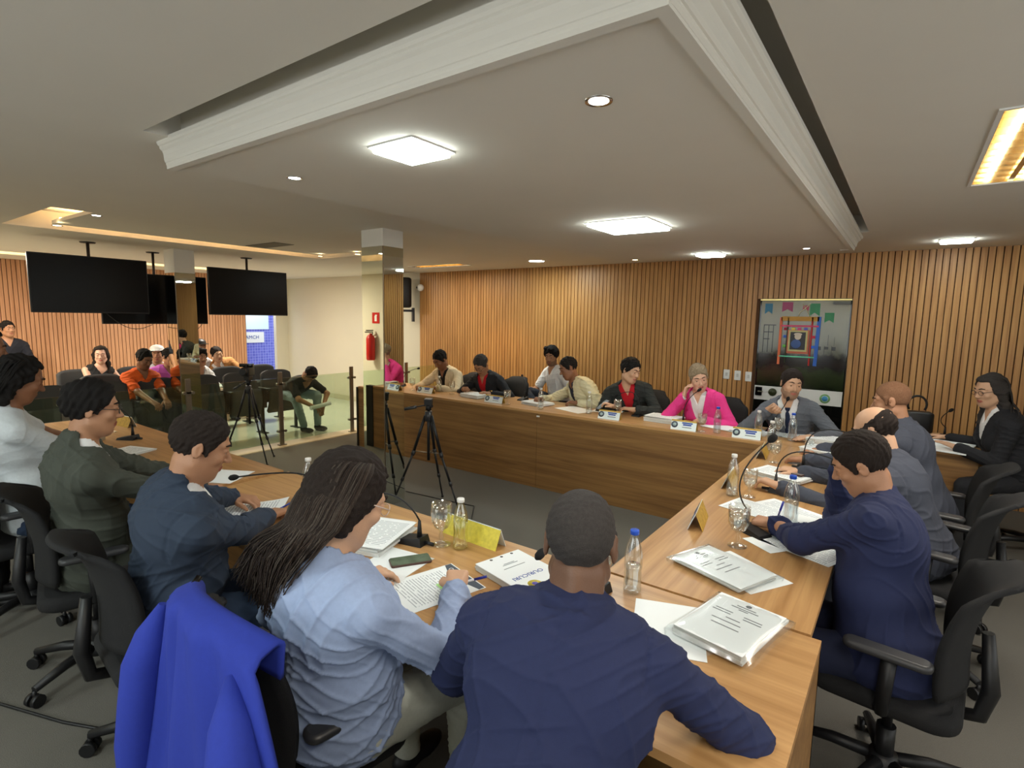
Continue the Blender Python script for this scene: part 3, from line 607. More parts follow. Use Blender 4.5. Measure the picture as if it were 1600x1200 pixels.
    def mesh(s, name, mats, parent, h=.007, origin=(0, 0, 0), wr=0, seed=0, region=None, rough=0):
        F, lo = s.field(h); P, Q = surface_nets(F, lo, h); P = P.astype(float)
        if wr or rough:
            # vertex normals from the field gradient
            g = np.stack(np.gradient(F), -1); ii = np.clip(np.round((P-lo)/h).astype(int), 0, np.array(F.shape)-1); N = g[ii[:, 0], ii[:, 1], ii[:, 2]]; N = N/(np.linalg.norm(N, axis=1, keepdims=True)+1e-9)
            rs = np.random.RandomState(seed+5); d = np.zeros(len(P))
            if wr:
                for it_ in range(6):
                    k1 = rs.normal(size=3)*([14, 14, 26] if it_ < 3 else [26, 26, 48]); k2 = rs.normal(size=3)*9; ph = rs.rand(2)*6.3
                    w_ = np.sin(P @ k1+2.2*np.sin(P @ k2+ph[0])+ph[1]); msk = np.clip(np.sin(P @ (rs.normal(size=3)*5)+ph[0])+.35, 0, 1); d += (1-np.abs(w_))**3*2.4*msk-.35*msk
                d *= wr*.55
            if rough:
                for _ in range(3): k1 = rs.normal(size=3)*rough[1]; d += rough[0]*np.sin(P @ k1+2*np.sin(P @ (rs.normal(size=3)*rough[1]*.6)))
            P = P+N*d[:, None]
        P = P-np.array(origin); me = bpy.data.meshes.new(name); nv, nq = len(P), len(Q)
        me.vertices.add(nv); me.vertices.foreach_set('co', P.astype(np.float32).ravel()); me.loops.add(nq*4); me.loops.foreach_set('vertex_index', Q.astype(np.int32).ravel())
        me.polygons.add(nq); me.polygons.foreach_set('loop_start', np.arange(0, nq*4, 4, dtype=np.int32)); me.polygons.foreach_set('use_smooth', np.ones(nq, bool))
        if not isinstance(mats, (list, tuple)): mats = [mats]
        for m in mats: me.materials.append(m)
        if region is not None and len(mats) > 1:
            C = P[Q].mean(1)+np.array(origin); me.polygons.foreach_set('material_index', region(C).astype(np.int32))
        me.update(calc_edges=True); o = bpy.data.objects.new(name, me); COL.objects.link(o)
        if parent: o.parent = parent
        return o
# ------------------------------------------------------------------ figures
def hdir(a, p=0): a, p = R(a), R(p); return V3(math.sin(a)*math.cos(p), math.cos(a)*math.cos(p), -math.sin(p))
def head_frame(yaw, pitch, roll):
    f = hdir(yaw, pitch); r = V3(math.cos(R(yaw)), -math.sin(R(yaw)), 0); u = np.cross(r, f); c, s = math.cos(R(roll)), math.sin(R(roll))
    return np.stack([c*r+s*u, f, -s*r+c*u], 1)      # columns right, forward, up (roll>0 leans the head to its own left... right ear up)
def add_head(sd, C, H, k=1.0, fem=False, nk=.056, sc=1.0, ears=True):
    q = lambda x, y, z: C+H @ (V3(x, y, z)*sc)
    sd.ell(q(0, -.012, .035), np.array([.074, .094, .086])*sc, H, k=.02)
    sd.ell(q(0, .028, -.03), np.array([.060, .062, .082])*sc, H, k=.03)
    sd.cone(q(0, .058, -.093), .021*sc, q(0, .05, -.07), .03*sc, k=.025)
    for s in (-1, 1):
        sd.cone(q(s*.05, .0, -.055), .018*sc, q(s*.022, .056, -.088), .018*sc, k=.03)
        sd.ell(q(s*.040, .064, -.018), np.array([.020, .018, .018])*sc, H, k=.02)
        sd.cone(q(s*.010, .084, .032), .008*sc, q(s*.045, .068, .032), .008*sc, k=.014)
    for s in (-1, 1): sd.ell(q(s*.031, .098, .012), np.array([.018, .016, .011])*sc, H, k=.012, op=-1)
    sd.cone(q(0, .083, .016), .007*sc, q(0, .108, -.022), .0105*sc, k=.010)
    for s in (-1, 1):
        sd.ell(q(s*.0115, .098, -.026), np.array([.008, .010, .007])*sc, H, k=.006)
        sd.ell(q(s*.031, .071, .010), np.array([.016, .014, .013])*sc, H, k=.004)
        sd.cone(q(s*.018, .083, .0165), .0045*sc, q(s*.031, .0865, .0185), .0052*sc, k=.005); sd.cone(q(s*.031, .0865, .0185), .0052*sc, q(s*.045, .0785, .0150), .0045*sc, k=.005)
        sd.cone(q(s*.020, .0825, .0000), .0042*sc, q(s*.042, .0795, .0005), .0042*sc, k=.006)
        sd.cone(q(0, .0895, -.0535), .0055*sc, q(s*.021, .079, -.055), .0035*sc, k=.004)
        sd.cone(q(0, .087, -.0645), .0065*sc, q(s*.018, .078, -.062), .004*sc, k=.004)
    if ears:
        for s in (-1, 1):
            A = H @ np.array(Matrix.Rotation(R(-18*s), 3, 'Z'))
            sd.ell(q(s*.078, -.008, .002), np.array([.007, .019, .032])*sc, A, k=.006)
            sd.ell(q(s*.088, -.002, .004), np.array([.006, .010, .018])*sc, A, k=.004, op=-1)
def hair_sdf(C, H, style, sc=1.0, seed=0):
    sd = Sdf(); q = lambda x, y, z: C+H @ (V3(x, y, z)*sc); g = {'buzz': .0035, 'short': .0075, 'thick': .015, 'wavy': .024, 'slick': .010}.get(style, .012)
    def cut(n, d, k=.008, lo=None):      # remove where n.p > d in head space
        n = nrm(n)
        def f(X, Y, Z):
            x, y, z = X-C[0], Y-C[1], Z-C[2]; w_ = H @ n; return d*sc-(x*w_[0]+y*w_[1]+z*w_[2])
        sd.fn(f, C-.3, C+.3, k=k)
    sd.ell(q(0, -.014, .040), np.array([.074+g, .094+g, .086+g])*sc, H, k=.01)
    if style == 'balding':
        sd.p = []; sd.ell(q(0, -.014, .030), np.array([.081, .100, .088])*sc, H, k=.01); cut((0, .45, 1), .050, k=.012)
    if style == 'wavy':
        for i in range(9): a = i*2.1; sd.ell(q(.05*math.cos(a), .03+.045*math.sin(a), .115), np.array([.03, .03, .018])*sc, H, k=.02)
    if style == 'slick': sd.ell(q(0, -.095, .05), np.array([.03, .03, .03])*sc, H, k=.015)
    if style in ('long', 'longback', 'pony', 'scalp'):
        sd.ell(q(0, -.035, .02), np.array([.092, .088, .10])*sc, H, k=.02)
        for s in (-1, 1):
            sd.cone(q(s*.07, -.03, 0), .034*sc, q(s*.070, -.035, -.12 if style != 'scalp' else -.06), .026*sc, k=.03)
            if style == 'long': sd.cone(q(s*.075, -.035, -.12), .03*sc, q(s*.085, .03, -.25), .018*sc, k=.03)
        if style == 'scalp': sd.cone(q(0, -.06, -.01), .05*sc, q(0, -.07, -.10), .042*sc, k=.04)
        elif style != 'pony': sd.cone(q(0, -.07, -.02), .055*sc, q(0, -.085, -.22), .05*sc, k=.04)
        else: sd.cone(q(0, -.10, .03), .035*sc, q(0, -.13, -.14), .03*sc, k=.03)
    # hair line: keep above/behind a slanted plane
    if style in ('buzz', 'short', 'thick', 'wavy', 'slick', 'balding'):
        cut((0, .55, -1), .012, k=.006)                  # slanted lower limit, from nape to brow
        if style != 'balding':
            cut((0, 1, -.55), .030 if style != 'wavy' else .036, k=.008)   # forehead
        for s in (-1, 1): sd.cone(q(s*.072, .022, .03), .010*sc, q(s*.073, .022, -.008), .007*sc, k=.012)
    else:
        def face_cut(X, Y, Z):
            x, y, z_ = X-C[0], Y-C[1], Z-C[2]; u, v, w_ = [x*H[0, i]+y*H[1, i]+z_*H[2, i] for i in range(3)]
            return np.maximum(np.maximum(.010*sc+.5*np.maximum(w_-.02, 0)-v, np.abs(u)-(.064-.25*np.maximum(w_-.04, 0))*sc-.0), w_-.085*sc)
        sd.fn(face_cut, C-.4, C+.3, k=.012)
    return sd
def add_hand(sd, W, d, n, right=True, pose='relax', sc=1.0):
    d = nrm(d); n = nrm(n-d*(n @ d)); t = np.cross(d, n)*(1 if right else -1)
    curls = {'flat': [(8, 8, 5)]*4, 'relax': [(25, 30, 15), (30, 35, 20), (35, 40, 20), (38, 42, 20)], 'grip': [(45, 70, 35), (50, 75, 40), (55, 75, 40), (58, 75, 40)],
             'pen': [(38, 55, 25), (48, 62, 30), (60, 75, 40), (65, 78, 40)], 'fist': [(75, 90, 50)]*4, 'phone': [(20, 50, 30), (25, 55, 30), (30, 55, 30), (35, 55, 30)]}[pose]
    for off, (c1, c2, c3), L in zip((.028, .010, -.009, -.027), curls, (.070, .079, .074, .058)):
        K = W+d*.088*sc+t*off*sc; sd.cone(W+d*.012+t*off*.55*sc, .0165*sc, K, .0125*sc, k=.012)
        p, a, rr = K, 0, .0100*sc
        for l, c in zip((.46, .30, .24), (c1, c2, c3)):
            a += c; v = d*math.cos(R(a))+n*math.sin(R(a))+t*off*.9; e = p+nrm(v)*L*l*sc; sd.cone(p, rr, e, rr*.9, k=.004); p = e; rr *= .9
    b = W+d*.025*sc+t*.022*sc; sd.cone(b, .016*sc, b+nrm(d*.7+t*.75+n*.25)*.038*sc, .0125*sc, k=.012); p = b+nrm(d*.7+t*.75+n*.25)*.038*sc
    inn = {'pen': .55, 'grip': .6, 'fist': .7, 'phone': .3}.get(pose, .1); v = nrm(d+t*(.35-inn*.6)+n*(.2+inn*.5)); sd.cone(p, .0115*sc, p+v*.032*sc, .0105*sc, k=.006); sd.cone(p+v*.032*sc, .0105*sc, p+v*.055*sc+n*.004, .0085*sc, k=.005)
def ik(Sh, W, l1, l2, hint):
    v = W-Sh; L = np.linalg.norm(v); m = (l1+l2)*.995
    if L > m: W = Sh+v/L*m; v = W-Sh; L = m
    d = v/L; a = (l1*l1-l2*l2+L*L)/(2*L); h = math.sqrt(max(l1*l1-a*a, 0)); p = nrm(hint-d*(hint @ d)); return Sh+d*a+p*h, W
SK = {'light': srgb(200, 158, 128), 'fair': srgb(218, 172, 146), 'tan': srgb(168, 122, 92), 'brown': srgb(132, 88, 62), 'dark': srgb(92, 62, 46), 'deep': srgb(104, 74, 56)}
LIP = {'light': srgb(170, 98, 86), 'fair': srgb(184, 104, 96), 'tan': srgb(146, 82, 66), 'brown': srgb(104, 60, 50), 'dark': srgb(78, 46, 42), 'deep': srgb(86, 52, 46)}
def hairmat(name, c):
    return mat('hair_'+name, c, .75, spec=.25, noise=.45, nscale=160, bump=.5, bscale=420)
HAIR = {'black': hairmat('black', srgb(22, 19, 18)), 'dark': hairmat('dark', srgb(38, 30, 26)), 'grey': hairmat('grey', srgb(96, 92, 88)), 'saltpepper': hairmat('saltpepper', srgb(60, 56, 54)), 'darkgrey': hairmat('darkgrey', srgb(56, 52, 50)), 'blondgrey': hairmat('blondgrey', srgb(150, 132, 108)), 'thin': hairmat('thin', srgb(128, 92, 68))}
EYEW = mat('eye_white', srgb(222, 216, 208), .3); EYED = mat('eye_iris', srgb(38, 24, 18), .2)
def cloth(name, c, rough=.85, wr=1):
    return mat('cloth_'+name, c, rough, noise=.10, nscale=90, bump=.18, bscale=900)
def person(label, C, face, body, hip=None, L=None, Rt=None, hint=(None, None), pose=('relax', 'relax'), hdirs=(None, None), palm=(None, None), skin='tan', hair='short', hc='black', top='suit',
           col=None, shirt=None, tie=None, legs=None, h=.008, wd=1.0, b=1.0, fem=False, glasses=None, beard=None, stand=False, sc=1.0, wr=.004, cat='person', knee=None, feet=None, collar=True, shoe=BLACK, neck_off=None, eyes=True, patches=None, torso=.50, legw=1.0, sleeve=1.0, group=None, hl=None, nape=False):
    seed = abs(hash_(label)) % 1000; C = V3(*C); H = head_frame(*face); th = R(body); f0 = V3(math.sin(th), math.cos(th), 0); s0 = V3(math.cos(th), -math.sin(th), 0); z = V3(0, 0, 1)
    hl_ = H[:, 1]; N = C-z*.10*sc-H[:, 2]*.055*sc-hl_*.02*sc-f0*(.028*sc) if neck_off is None else C+V3(*neck_off)
    if hip is None:
        hz = .60 if not stand else .92*sc; dz = N[2]-hz; off = math.sqrt(max(torso**2-dz**2, .0009)) if not stand else .03; hip = V3(N[0], N[1], hz)-f0*off
    hip = V3(*hip); t = nrm(N-hip); s = nrm(s0-t*(s0 @ t)); f = np.cross(t, s)
    if f @ f0 < 0: f = -f
    TL = np.linalg.norm(N-hip); TM = np.stack([s, f, t], 1); k_ = TL/.5
    root = empty('person', (hip[0], hip[1], 0), 0, label, cat, group); O = V3(hip[0], hip[1], 0)
    def torso_p(sd, i, kk=.05, neck=True):
        sd.ell(hip+t*.015, ((.165*wd+.0)*legw+i, .125*b+i, .125+i), TM, k=kk)
        sd.ell(hip+t*.16*k_+f*.012*b-f*.0, (.150*(wd*.5+b*.5)+i, .112*b+i, .16+i), TM, k=kk)
        sd.ell(hip+t*.345*k_+f*.005, (.162*wd+i, .108*(.5+.5*b)+i, .165+i), TM, k=kk)
        sd.ell(N-t*.13-f*.035, (.150*wd+i, .075+i, .12+i), TM, k=kk)
        sd.cone(N-t*.060-s*.115*wd, .044+i, N-t*.060+s*.115*wd, .044+i, k=kk); sd.cone(N-t*.02, .052+i*.6, N-t*.075+s*.11*wd, .040+i, k=.04); sd.cone(N-t*.02, .052+i*.6, N-t*.075-s*.11*wd, .040+i, k=.04)
        if fem:
            for q in (-1, 1): sd.ell(hip+t*.31*k_+f*.085*(.5+.5*b)+s*q*.075, (.062+i, .055+i, .062+i), TM, k=.04)
    nb = C-H[:, 2]*.06*sc-hl_*.018*sc
    arms = []
    for q, W, hn, ps, hd, pm in ((-1, L, hint[0], pose[0], hdirs[0], palm[0]), (1, Rt, hint[1], pose[1], hdirs[1], palm[1])):
        Sh = N-t*.085+s*q*.166*wd
        W = V3(*W) if W is not None else Sh+V3(0, 0, -.40)+f0*.2-s0*q*.02
        hn_ = V3(*hn) if hn is not None else -z*1.0+s0*q*.45-f0*.25
        E, W = ik(Sh, W, .285*sc, .25*sc, hn_); d = nrm(W-E) if hd is None else nrm(V3(*hd)); arms.append((q, Sh, E, W, d, V3(*pm) if pm is not None else -z, ps))
    # legs
    LG = []
    for q in (-1, 1):
        hj = hip+s0*q*.085*wd-z*.02
        if stand: kn = V3(hj[0], hj[1], .5*sc)+s0*q*.02+f0*.02; an = V3(kn[0], kn[1], .09)-f0*.02
        else:
            kn = hj+f0*.40+s0*q*.06; kn[2] = .52; an = V3(kn[0], kn[1], .09)+f0*.02
        if knee: kn = V3(*knee[0 if q < 0 else 1])
        if feet: an = V3(*feet[0 if q < 0 else 1])
        LG.append((q, hj, kn, an))
    # body: one continuous skin surface
    sd = Sdf(); torso_p(sd, -.004)
    sd.cone(N-t*.03, .058, nb, .050 if fem else .056, k=.03)
    for q, Sh, E, W, d, pm, ps in arms:
        sd.cone(Sh, .046, E, .037, k=.03); sd.cone(E, .038, W, .0255, k=.02)
    for q, hj, kn, an in LG: sd.cone(hj, .08, kn, .054, k=.03); sd.cone(kn, .052, an, .036, k=.02)
    add_head(sd, C, H, sc=sc, fem=fem)
    if nape:
        qn = lambda x, y, z_: C+H @ (V3(x, y, z_)*sc)
        for zz, yy in ((-.052, -.072), (-.078, -.070), (-.102, -.066)):
            for q in (-1, 1): sd.cone(qn(0, yy+.012, zz), .018, qn(q*.045, yy+.036, zz+.004), .012, k=.022)
    for q, Sh, E, W, d, pm, ps in arms: add_hand(sd, W, d, pm, right=(q > 0), pose=ps, sc=sc*(.92 if fem else 1))
    def reg(P):
        X = (P-C) @ H/sc; r = np.zeros(len(P))
        lip = ((X[:, 0]/.024)**2+((X[:, 2]+.0592)/.0105)**2 < 1) & (X[:, 1] > .07); r[lip] = 1
        if beard:
            rs = np.random.RandomState(seed); m = (X[:, 2] < np.where(np.abs(X[:, 0]) < .028, -.037, -.048)+.75*np.maximum(.045-X[:, 1], 0)) & (X[:, 2] > -.125) & (X[:, 1] > -.005) & ~lip & (np.linalg.norm(X, axis=1) < .16)
            if beard == 'moustache': m = (np.abs(X[:, 0]) < .03) & (X[:, 1] > .07) & (X[:, 2] < -.036) & (X[:, 2] > -.0495)
            elif beard == 'goatee': m = (np.abs(X[:, 0]) < .034) & (X[:, 1] > .05) & (X[:, 2] < -.038) & (X[:, 2] > -.125) & ~lip
            r[m] = 2
        return r
    skm = mat('skin_'+skin, SK[skin], .5, noise=.10, nscale=22, bump=.10, bscale=240); lipm = mat('lips_'+skin, LIP[skin], .45)
    bm_ = mat('beard_'+skin, tuple(.5*a+.5*c for a, c in zip(SK[skin][:3], (.02, .016, .014)))+(1,), .8, noise=.3, nscale=300)
    sd.mesh('body', [skm, lipm, bm_], root, h, O, region=reg)
    # eyes, brows
    q3 = lambda x, y, z_: C+H @ (V3(x, y, z_)*sc)
    if eyes:
        for q in (-1, 1):
            m = MB(); c_ = q3(q*.031, .0755, .008)-O; m.ball(c_, .0115*sc, 7)
            mi = []
            tgt = H[:, 1]*.9-H[:, 2]*.35
            e = m.build('eye', [EYEW, EYED], root)
            me = e.data
            for p_ in me.polygons:
                if (np.array(p_.center)-c_) @ tgt > .0080*sc: p_.material_index = 1
    hm = HAIR[hc]
    for q in (-1, 1): MB().tube([q3(q*.013, .0945, .034)-O, q3(q*.030, .0905, .040)-O, q3(q*.047, .077, .035)-O], [.003*sc, .0038*sc, .002*sc], 6).build('eyebrow', HAIR['dark'] if hc in ('thin', 'blondgrey', 'grey') else hm, root)
    if hair:
        hs = hair_sdf(C, H, hair, sc, seed)
        if hl: hl(hs, q3)
        hs.mesh('hair', hm, root, min(h, .007), O, rough=(.0007 if hair == 'buzz' else (.0013 if h < .0056 else .0026), 140 if h < .0056 else 85 if hair != 'long' else 60), seed=seed)
    # clothes
    col = col or cloth('navy', srgb(32, 38, 66))
    def vhalf(v, top_=.078, dep=.30): return np.clip(top_*(1+v/dep), 0, .12)
    def loc(X, Y, Z):
        x, y, zz = X-N[0], Y-N[1], Z-N[2]; return (x*s[0]+y*s[1]+zz*s[2], x*f[0]+y*f[1]+zz*f[2], x*t[0]+y*t[1]+zz*t[2])
    infl = {'suit': .020, 'tshirt': .010, 'polo': .010, 'blouse': .014, 'tank': .006, 'coat': .024}[top]
    sd = Sdf(); torso_p(sd, infl)
    if top in ('suit', 'coat', 'blouse'):
        for q, Sh, E, W, d, pm, ps in arms:
            We = W-nrm(W-E)*(.012 if top != 'suit' else .022); We = E+(We-E)*sleeve; sd.ell(Sh-t*.005, (.050+infl*.4, .054, .050+infl*.3), TM, k=.03)
            sd.cone(Sh, .047+infl*.6, E, .043+infl*.5, k=.035); sd.cone(E, .045+infl*.55, We, .033+infl*.45, k=.02)
            if top == 'blouse': sd.cone(We-nrm(W-E)*.035, .045, We, .046, k=.004)
    elif top in ('tshirt', 'polo'):
        for q, Sh, E, W, d, pm, ps in arms: m_ = Sh+(E-Sh)*.72; sd.cone(Sh, .060, m_, .056, k=.03)
    if top in ('suit', 'coat'):
        sd.cone(N-t*.02, .072, N+t*.022+f*.005, .064, k=.015)
        sd.ell(hip-t*.05, (.178*wd*legw, .140*b, .11), TM, k=.04)
        sd.cone(N-t*.05, .057, nb, .054, k=.004, op=-1)
        def cutv(X, Y, Z):
            u, w_, v = loc(X, Y, Z); return np.maximum(np.maximum(np.abs(u)-vhalf(v), -w_+.0), -(v+.34))
        def lap(X, Y, Z):
            u, w_, v = loc(X, Y, Z); e = np.abs(u)-vhalf(v); return .0045*((e > 0) & (e < .045+.02*(v > -.12)) & (w_ > -.0) & (v > -.31) & (v < .02))
        lo, hi = N-.45, N+.2
        def seams(X, Y, Z):
            u, w_, v = loc(X, Y, Z); rn = np.sqrt(u*u+w_*w_)
            g = -.0032*((np.abs(np.abs(u)-.150*wd-.05*np.maximum(-v-.02, 0)) < .0045) & (v > -.19) & (v < .02)) - .0022*((np.abs(u) < .0035) & (w_ < 0) & (v < -.04))
            return g+.0048*((rn < .098+.02*(v < -.03)) & (v > -.062) & (w_ < .05) & (v < .07))
        sd.fn(seams, N-.5, N+.2, k=.001, op=2); sd.fn(lap, lo, hi, k=.001, op=2); sd.fn(cutv, lo, hi, k=.004)
    else:
        if collar:
            sd.cone(N-t*.02, .068, N+t*.018+f*.004, .060, k=.012); 
        dep = {'tshirt': (.062, .07), 'polo': (.05, .10), 'blouse': (.045, .14), 'tank': (.085, .10)}[top]
        sd.cone(N-t*.03, .0555, nb, .054, k=.004, op=-1)
        def cutn(X, Y, Z):
            u, w_, v = loc(X, Y, Z); return np.maximum(np.maximum(np.abs(u)-vhalf(v, dep[0], dep[1]), -w_+.02), -(v+dep[1]+.02))
        sd.fn(cutn, N-.3, N+.15, k=.006)
    sd.mesh({'suit': 'jacket', 'coat': 'jacket', 'tshirt': 'tshirt', 'polo': 'polo_shirt', 'blouse': 'blouse', 'tank': 'sleeveless_top'}[top], col, root, h, O, wr=wr, seed=seed)
    if top in ('suit', 'coat') and shirt:
        sd = Sdf(); torso_p(sd, .006)
        if collar:
            sd.cone(N-t*.03, .066, N+(nb-N)*.22, .0635, k=.012)
        sd.fn(lambda X, Y, Z: (lambda u, w_, v: np.maximum(np.maximum(np.abs(u)-vhalf(v, .030, .07), -w_+.0), -(v+.09)))(*loc(X, Y, Z)), N-.2, N+.2, k=.003)
        sd.box(hip-t*.22, (.4, .4, .18), TM, k=.003, op=-1)
        sd.mesh('shirt', shirt, root, max(h, .008) if h > .006 else h, O)
        if top == 'suit' and shirt.name == 'cloth_white_shirt':
            for q, Sh, E, W, d, pm, ps in arms: u_ = nrm(W-E); MB().tube([W-u_*.045-O, W-u_*.003-O], [.037, .035], 14, cap=False).build('shirt_cuff', shirt, root, fix=False)
    if tie:
        sd = Sdf(); a = hip+t*.345*k_; kn_ = N-t*.035+f*.068; lo_ = N-t*.20+f*(.125*(.5+.5*b)+.006)
        sd.box(kn_, (.016, .010, .016), TM, rd=.004, k=.005)
        sd.ell(N-t*.085+f*(.098*(.5+.5*b)+.008), (.018, .012, .06), TM, k=.01); sd.ell(N-t*.15+f*(.118*(.5+.5*b)), (.024, .012, .07), TM, k=.01); sd.ell(lo_-t*.04, (.028, .012, .08), TM, k=.01)
        sd.mesh('tie', tie, root, min(h, .006), O)
    tr = legs or cloth('black', srgb(22, 22, 24)); sd = Sdf(); sd.ell(hip-z*.005, (.170*wd*legw, .128*b, .105), np.stack([s0, f0, z], 1) if not stand else TM, k=.05)
    for q, hj, kn, an in LG: sd.cone(hj, .088*legw, kn, .066, k=.04); sd.cone(kn, .064, an+z*.01, .050, k=.02)
    sd.mesh('trousers', tr, root, max(h, .010), O, wr=.003, seed=seed+1)
    for q, hj, kn, an in LG:
        sd = Sdf(); g = V3(an[0], an[1], 0); fd = f0 if not stand else f0; sd.ell(g+z*.045-fd*.01, (.042, .055, .05), np.stack([s0, f0, z], 1), k=.02); sd.ell(g+z*.036+fd*.10, (.044, .09, .036), np.stack([s0, f0, z], 1), k=.03)
        sd.fn(lambda X, Y, Z: Z+0*X+0*Y-.002, g-.3, g+.3, k=.002); sd.mesh('shoe', shoe, root, .009, O)
    if glasses:
        m = MB()
        for q in (-1, 1):
            ring = [q3(q*.032+.021*math.cos(a), .103-.010*abs(math.cos(a)*.5+.5*q*0), .008+.016*math.sin(a))-O for a in np.linspace(0, 2*math.pi, 15)]
            m.tube(ring, .0016*sc, 5); m.tube([q3(q*.053, .097, .012)-O, q3(q*.078, .03, .014)-O, q3(q*.082, -.01, .010)-O], .0018*sc, 5)
        m.tube([q3(-.011, .106, .012)-O, q3(.011, .106, .012)-O], .0016*sc, 5); m.build('glasses', glasses, root, fix=False)
    root_info = dict(root=root, O=O, C=C, H=H, N=N, t=t, s=s, f=f, arms=arms, hip=hip, q3=q3, f0=f0, s0=s0)
    return root_info
def hash_(x):
    v = 7
    for c_ in x: v = (v*31+ord(c_)) % 1000003
    return v
# ------------------------------------------------------------------ chairs
def grid_shell(mb, fn, nu, nv, th, mi=0):
    P = [[Vector(fn(u/nu*2-1, v/nv)) for u in range(nu+1)] for v in range(nv+1)]; A = []; B = []
    for v in range(nv+1):
        for u in range(nu+1):
            du = P[v][min(u+1, nu)]-P[v][max(u-1, 0)]; dv = P[min(v+1, nv)][u]-P[max(v-1, 0)][u]; n = du.cross(dv)
            n = n.normalized() if n.length > 1e-9 else Vector((0, 1, 0)); A.append(P[v][u]+n*th/2); B.append(P[v][u]-n*th/2)
    N = (nu+1)*(nv+1); W_ = nu+1; F = []
    for v in range(nv):
        for u in range(nu): a = v*W_+u; F += [(a, a+1, a+1+W_, a+W_), (N+a, N+a+W_, N+a+1+W_, N+a+1)]
    for u in range(nu): F += [(u, N+u, N+u+1, u+1), (nv*W_+u, nv*W_+u+1, N+nv*W_+u+1, N+nv*W_+u)]
    for v in range(nv): a = v*W_; F += [(a, a+W_, N+a+W_, N+a), (a+nu, N+a+nu, N+a+nu+W_, a+nu+W_)]
    mb.add(A+B, F, mi, True); return mb
def make_swivel(name='swivel_chair'):
    r = empty(name, (0, 0, 0))
    MB().rbox((0, .02, .45), (.24, .23, .035), .09, 6).build('seat', MESHF, r)
    def back(u, v):
        wd_ = .235*(.80+.22*math.sin(math.pi*(.15+.7*v)))*(1-.35*max(0, v-.86)/.14*1.0*abs(u)**3); z = .53+.425*v-.03*(abs(u)**3)*(1 if v > .8 else 0)*((v-.8)/.2)
        y = -.205-.075*v+.07*u*u+.035*math.sin(math.pi*v)-.055*(max(0, v-.8)/.2)**2
        return (u*wd_, y, z)
    b = grid_shell(MB(), back, 14, 16, .018).build('backrest', MESHF, r)
    MB().tube([(0, -.17, .40), (0, -.25, .42), (0, -.27, .52), (0, -.245, .72)], [.022, .024, .026, .018], 8).build('back_support', BLACK, r)
    MB().bx((-.016, -.271, .55), (.016, -.268, .575)).build('care_label', WHITEP, r)
    for q in (-1, 1):
        MB().rbox((q*.27, .0, .665), (.035, .125, .014), .03).build('armrest', DARKP, r)
        MB().tube([(q*.17, .0, .43), (q*.255, .0, .45), (q*.268, -.01, .655)], [.02, .022, .024], 8).build('armrest_post', BLACK, r)
    MB().bx((-.11, -.11, .385), (.11, .11, .42)).build('tilt_mechanism', BLACK, r)
    MB().tube([(0, 0, .10), (0, 0, .25)], .032, 12).tube([(0, 0, .25), (0, 0, .40)], .018, 10).build('gas_column', BLACK, r)
    MB().lathe([(.001, .14), (.045, .14), (.055, .09), (.05, .075), (.001, .075)]).build('hub', BLACK, r)
    for k in range(5):
        a = R(72*k+18); d = Vector((math.cos(a), math.sin(a), 0)); n = Vector((-d.y, d.x, 0))
        lg = MB().tube([d*.03+Vector((0, 0, .115)), d*.17+Vector((0, 0, .105)), d*.30+Vector((0, 0, .078))], [.024, .022, .016], 8).build('base_leg', BLACK, r)
        c = MB(); p = d*.30
        for q in (-1, 1): c.tube([p+n*q*.008+Vector((0, 0, .028)), p+n*q*.028+Vector((0, 0, .028))], .028, 12)
        c.tube([p+Vector((0, 0, .03)), p+Vector((0, 0, .075))], .009, 6); c.build('caster', BLACK, lg)
    return r
_first = make_swivel(); _used = [False]
def place_chair(x, y, heading, label, sc=1.0, base=None):
    r = _first if not _used[0] else copy_tree(_first); _used[0] = True
    r.location = (x, y, 0); r.rotation_euler = (0, 0, -R(heading)); r.scale = (sc, sc, sc); tag(r, label, 'chair', 'black swivel chairs around the tables'); return r
def make_aud():
    r = empty('auditorium_chair', (0, 0, 0))
    def back(u, v):
        a = abs(u); top_ = .44+.46*v-.05*a**4*v; return (-.02+.04*u*u-.07*v, u*.235*(1-.10*a**2*max(0, v-.6)), top_)
    grid_shell(MB(), back, 12, 12, .05).build('backrest', FABR, r)
    def seat(u, v): return (.06+.05*math.sin(math.pi*v)+.04*v, u*.21, .30+.36*v)
    grid_shell(MB(), seat, 8, 8, .05).build('folded_seat', FABR, r)
    for q in (-1, 1):
        MB().rbox((.10, q*.262, .655), (.14, .022, .015), .018).build('armrest', BLACK, r)
        MB().bx((-.02, q*.262-.015, .38), (.12, q*.262+.015, .64)).bx((.0, q*.262-.012, 0), (.05, q*.262+.012, .38)).bx((-.09, q*.262-.03, 0), (.12, q*.262+.03, .012)).build('side_frame', BLACK, r)
        MB().bx((.235, q*.262-.012, .645), (.243, q*.262+.012, .665)).build('armrest_tip', CHROME, r)
    return r
_aud = make_aud(); _ua = [False]
def aud(x, y, label, seated=False):
    r = _aud if not _ua[0] else copy_tree(_aud); _ua[0] = True; r.location = (x, y, 0); tag(r, label, 'chair', 'folding chairs of the audience'); return r
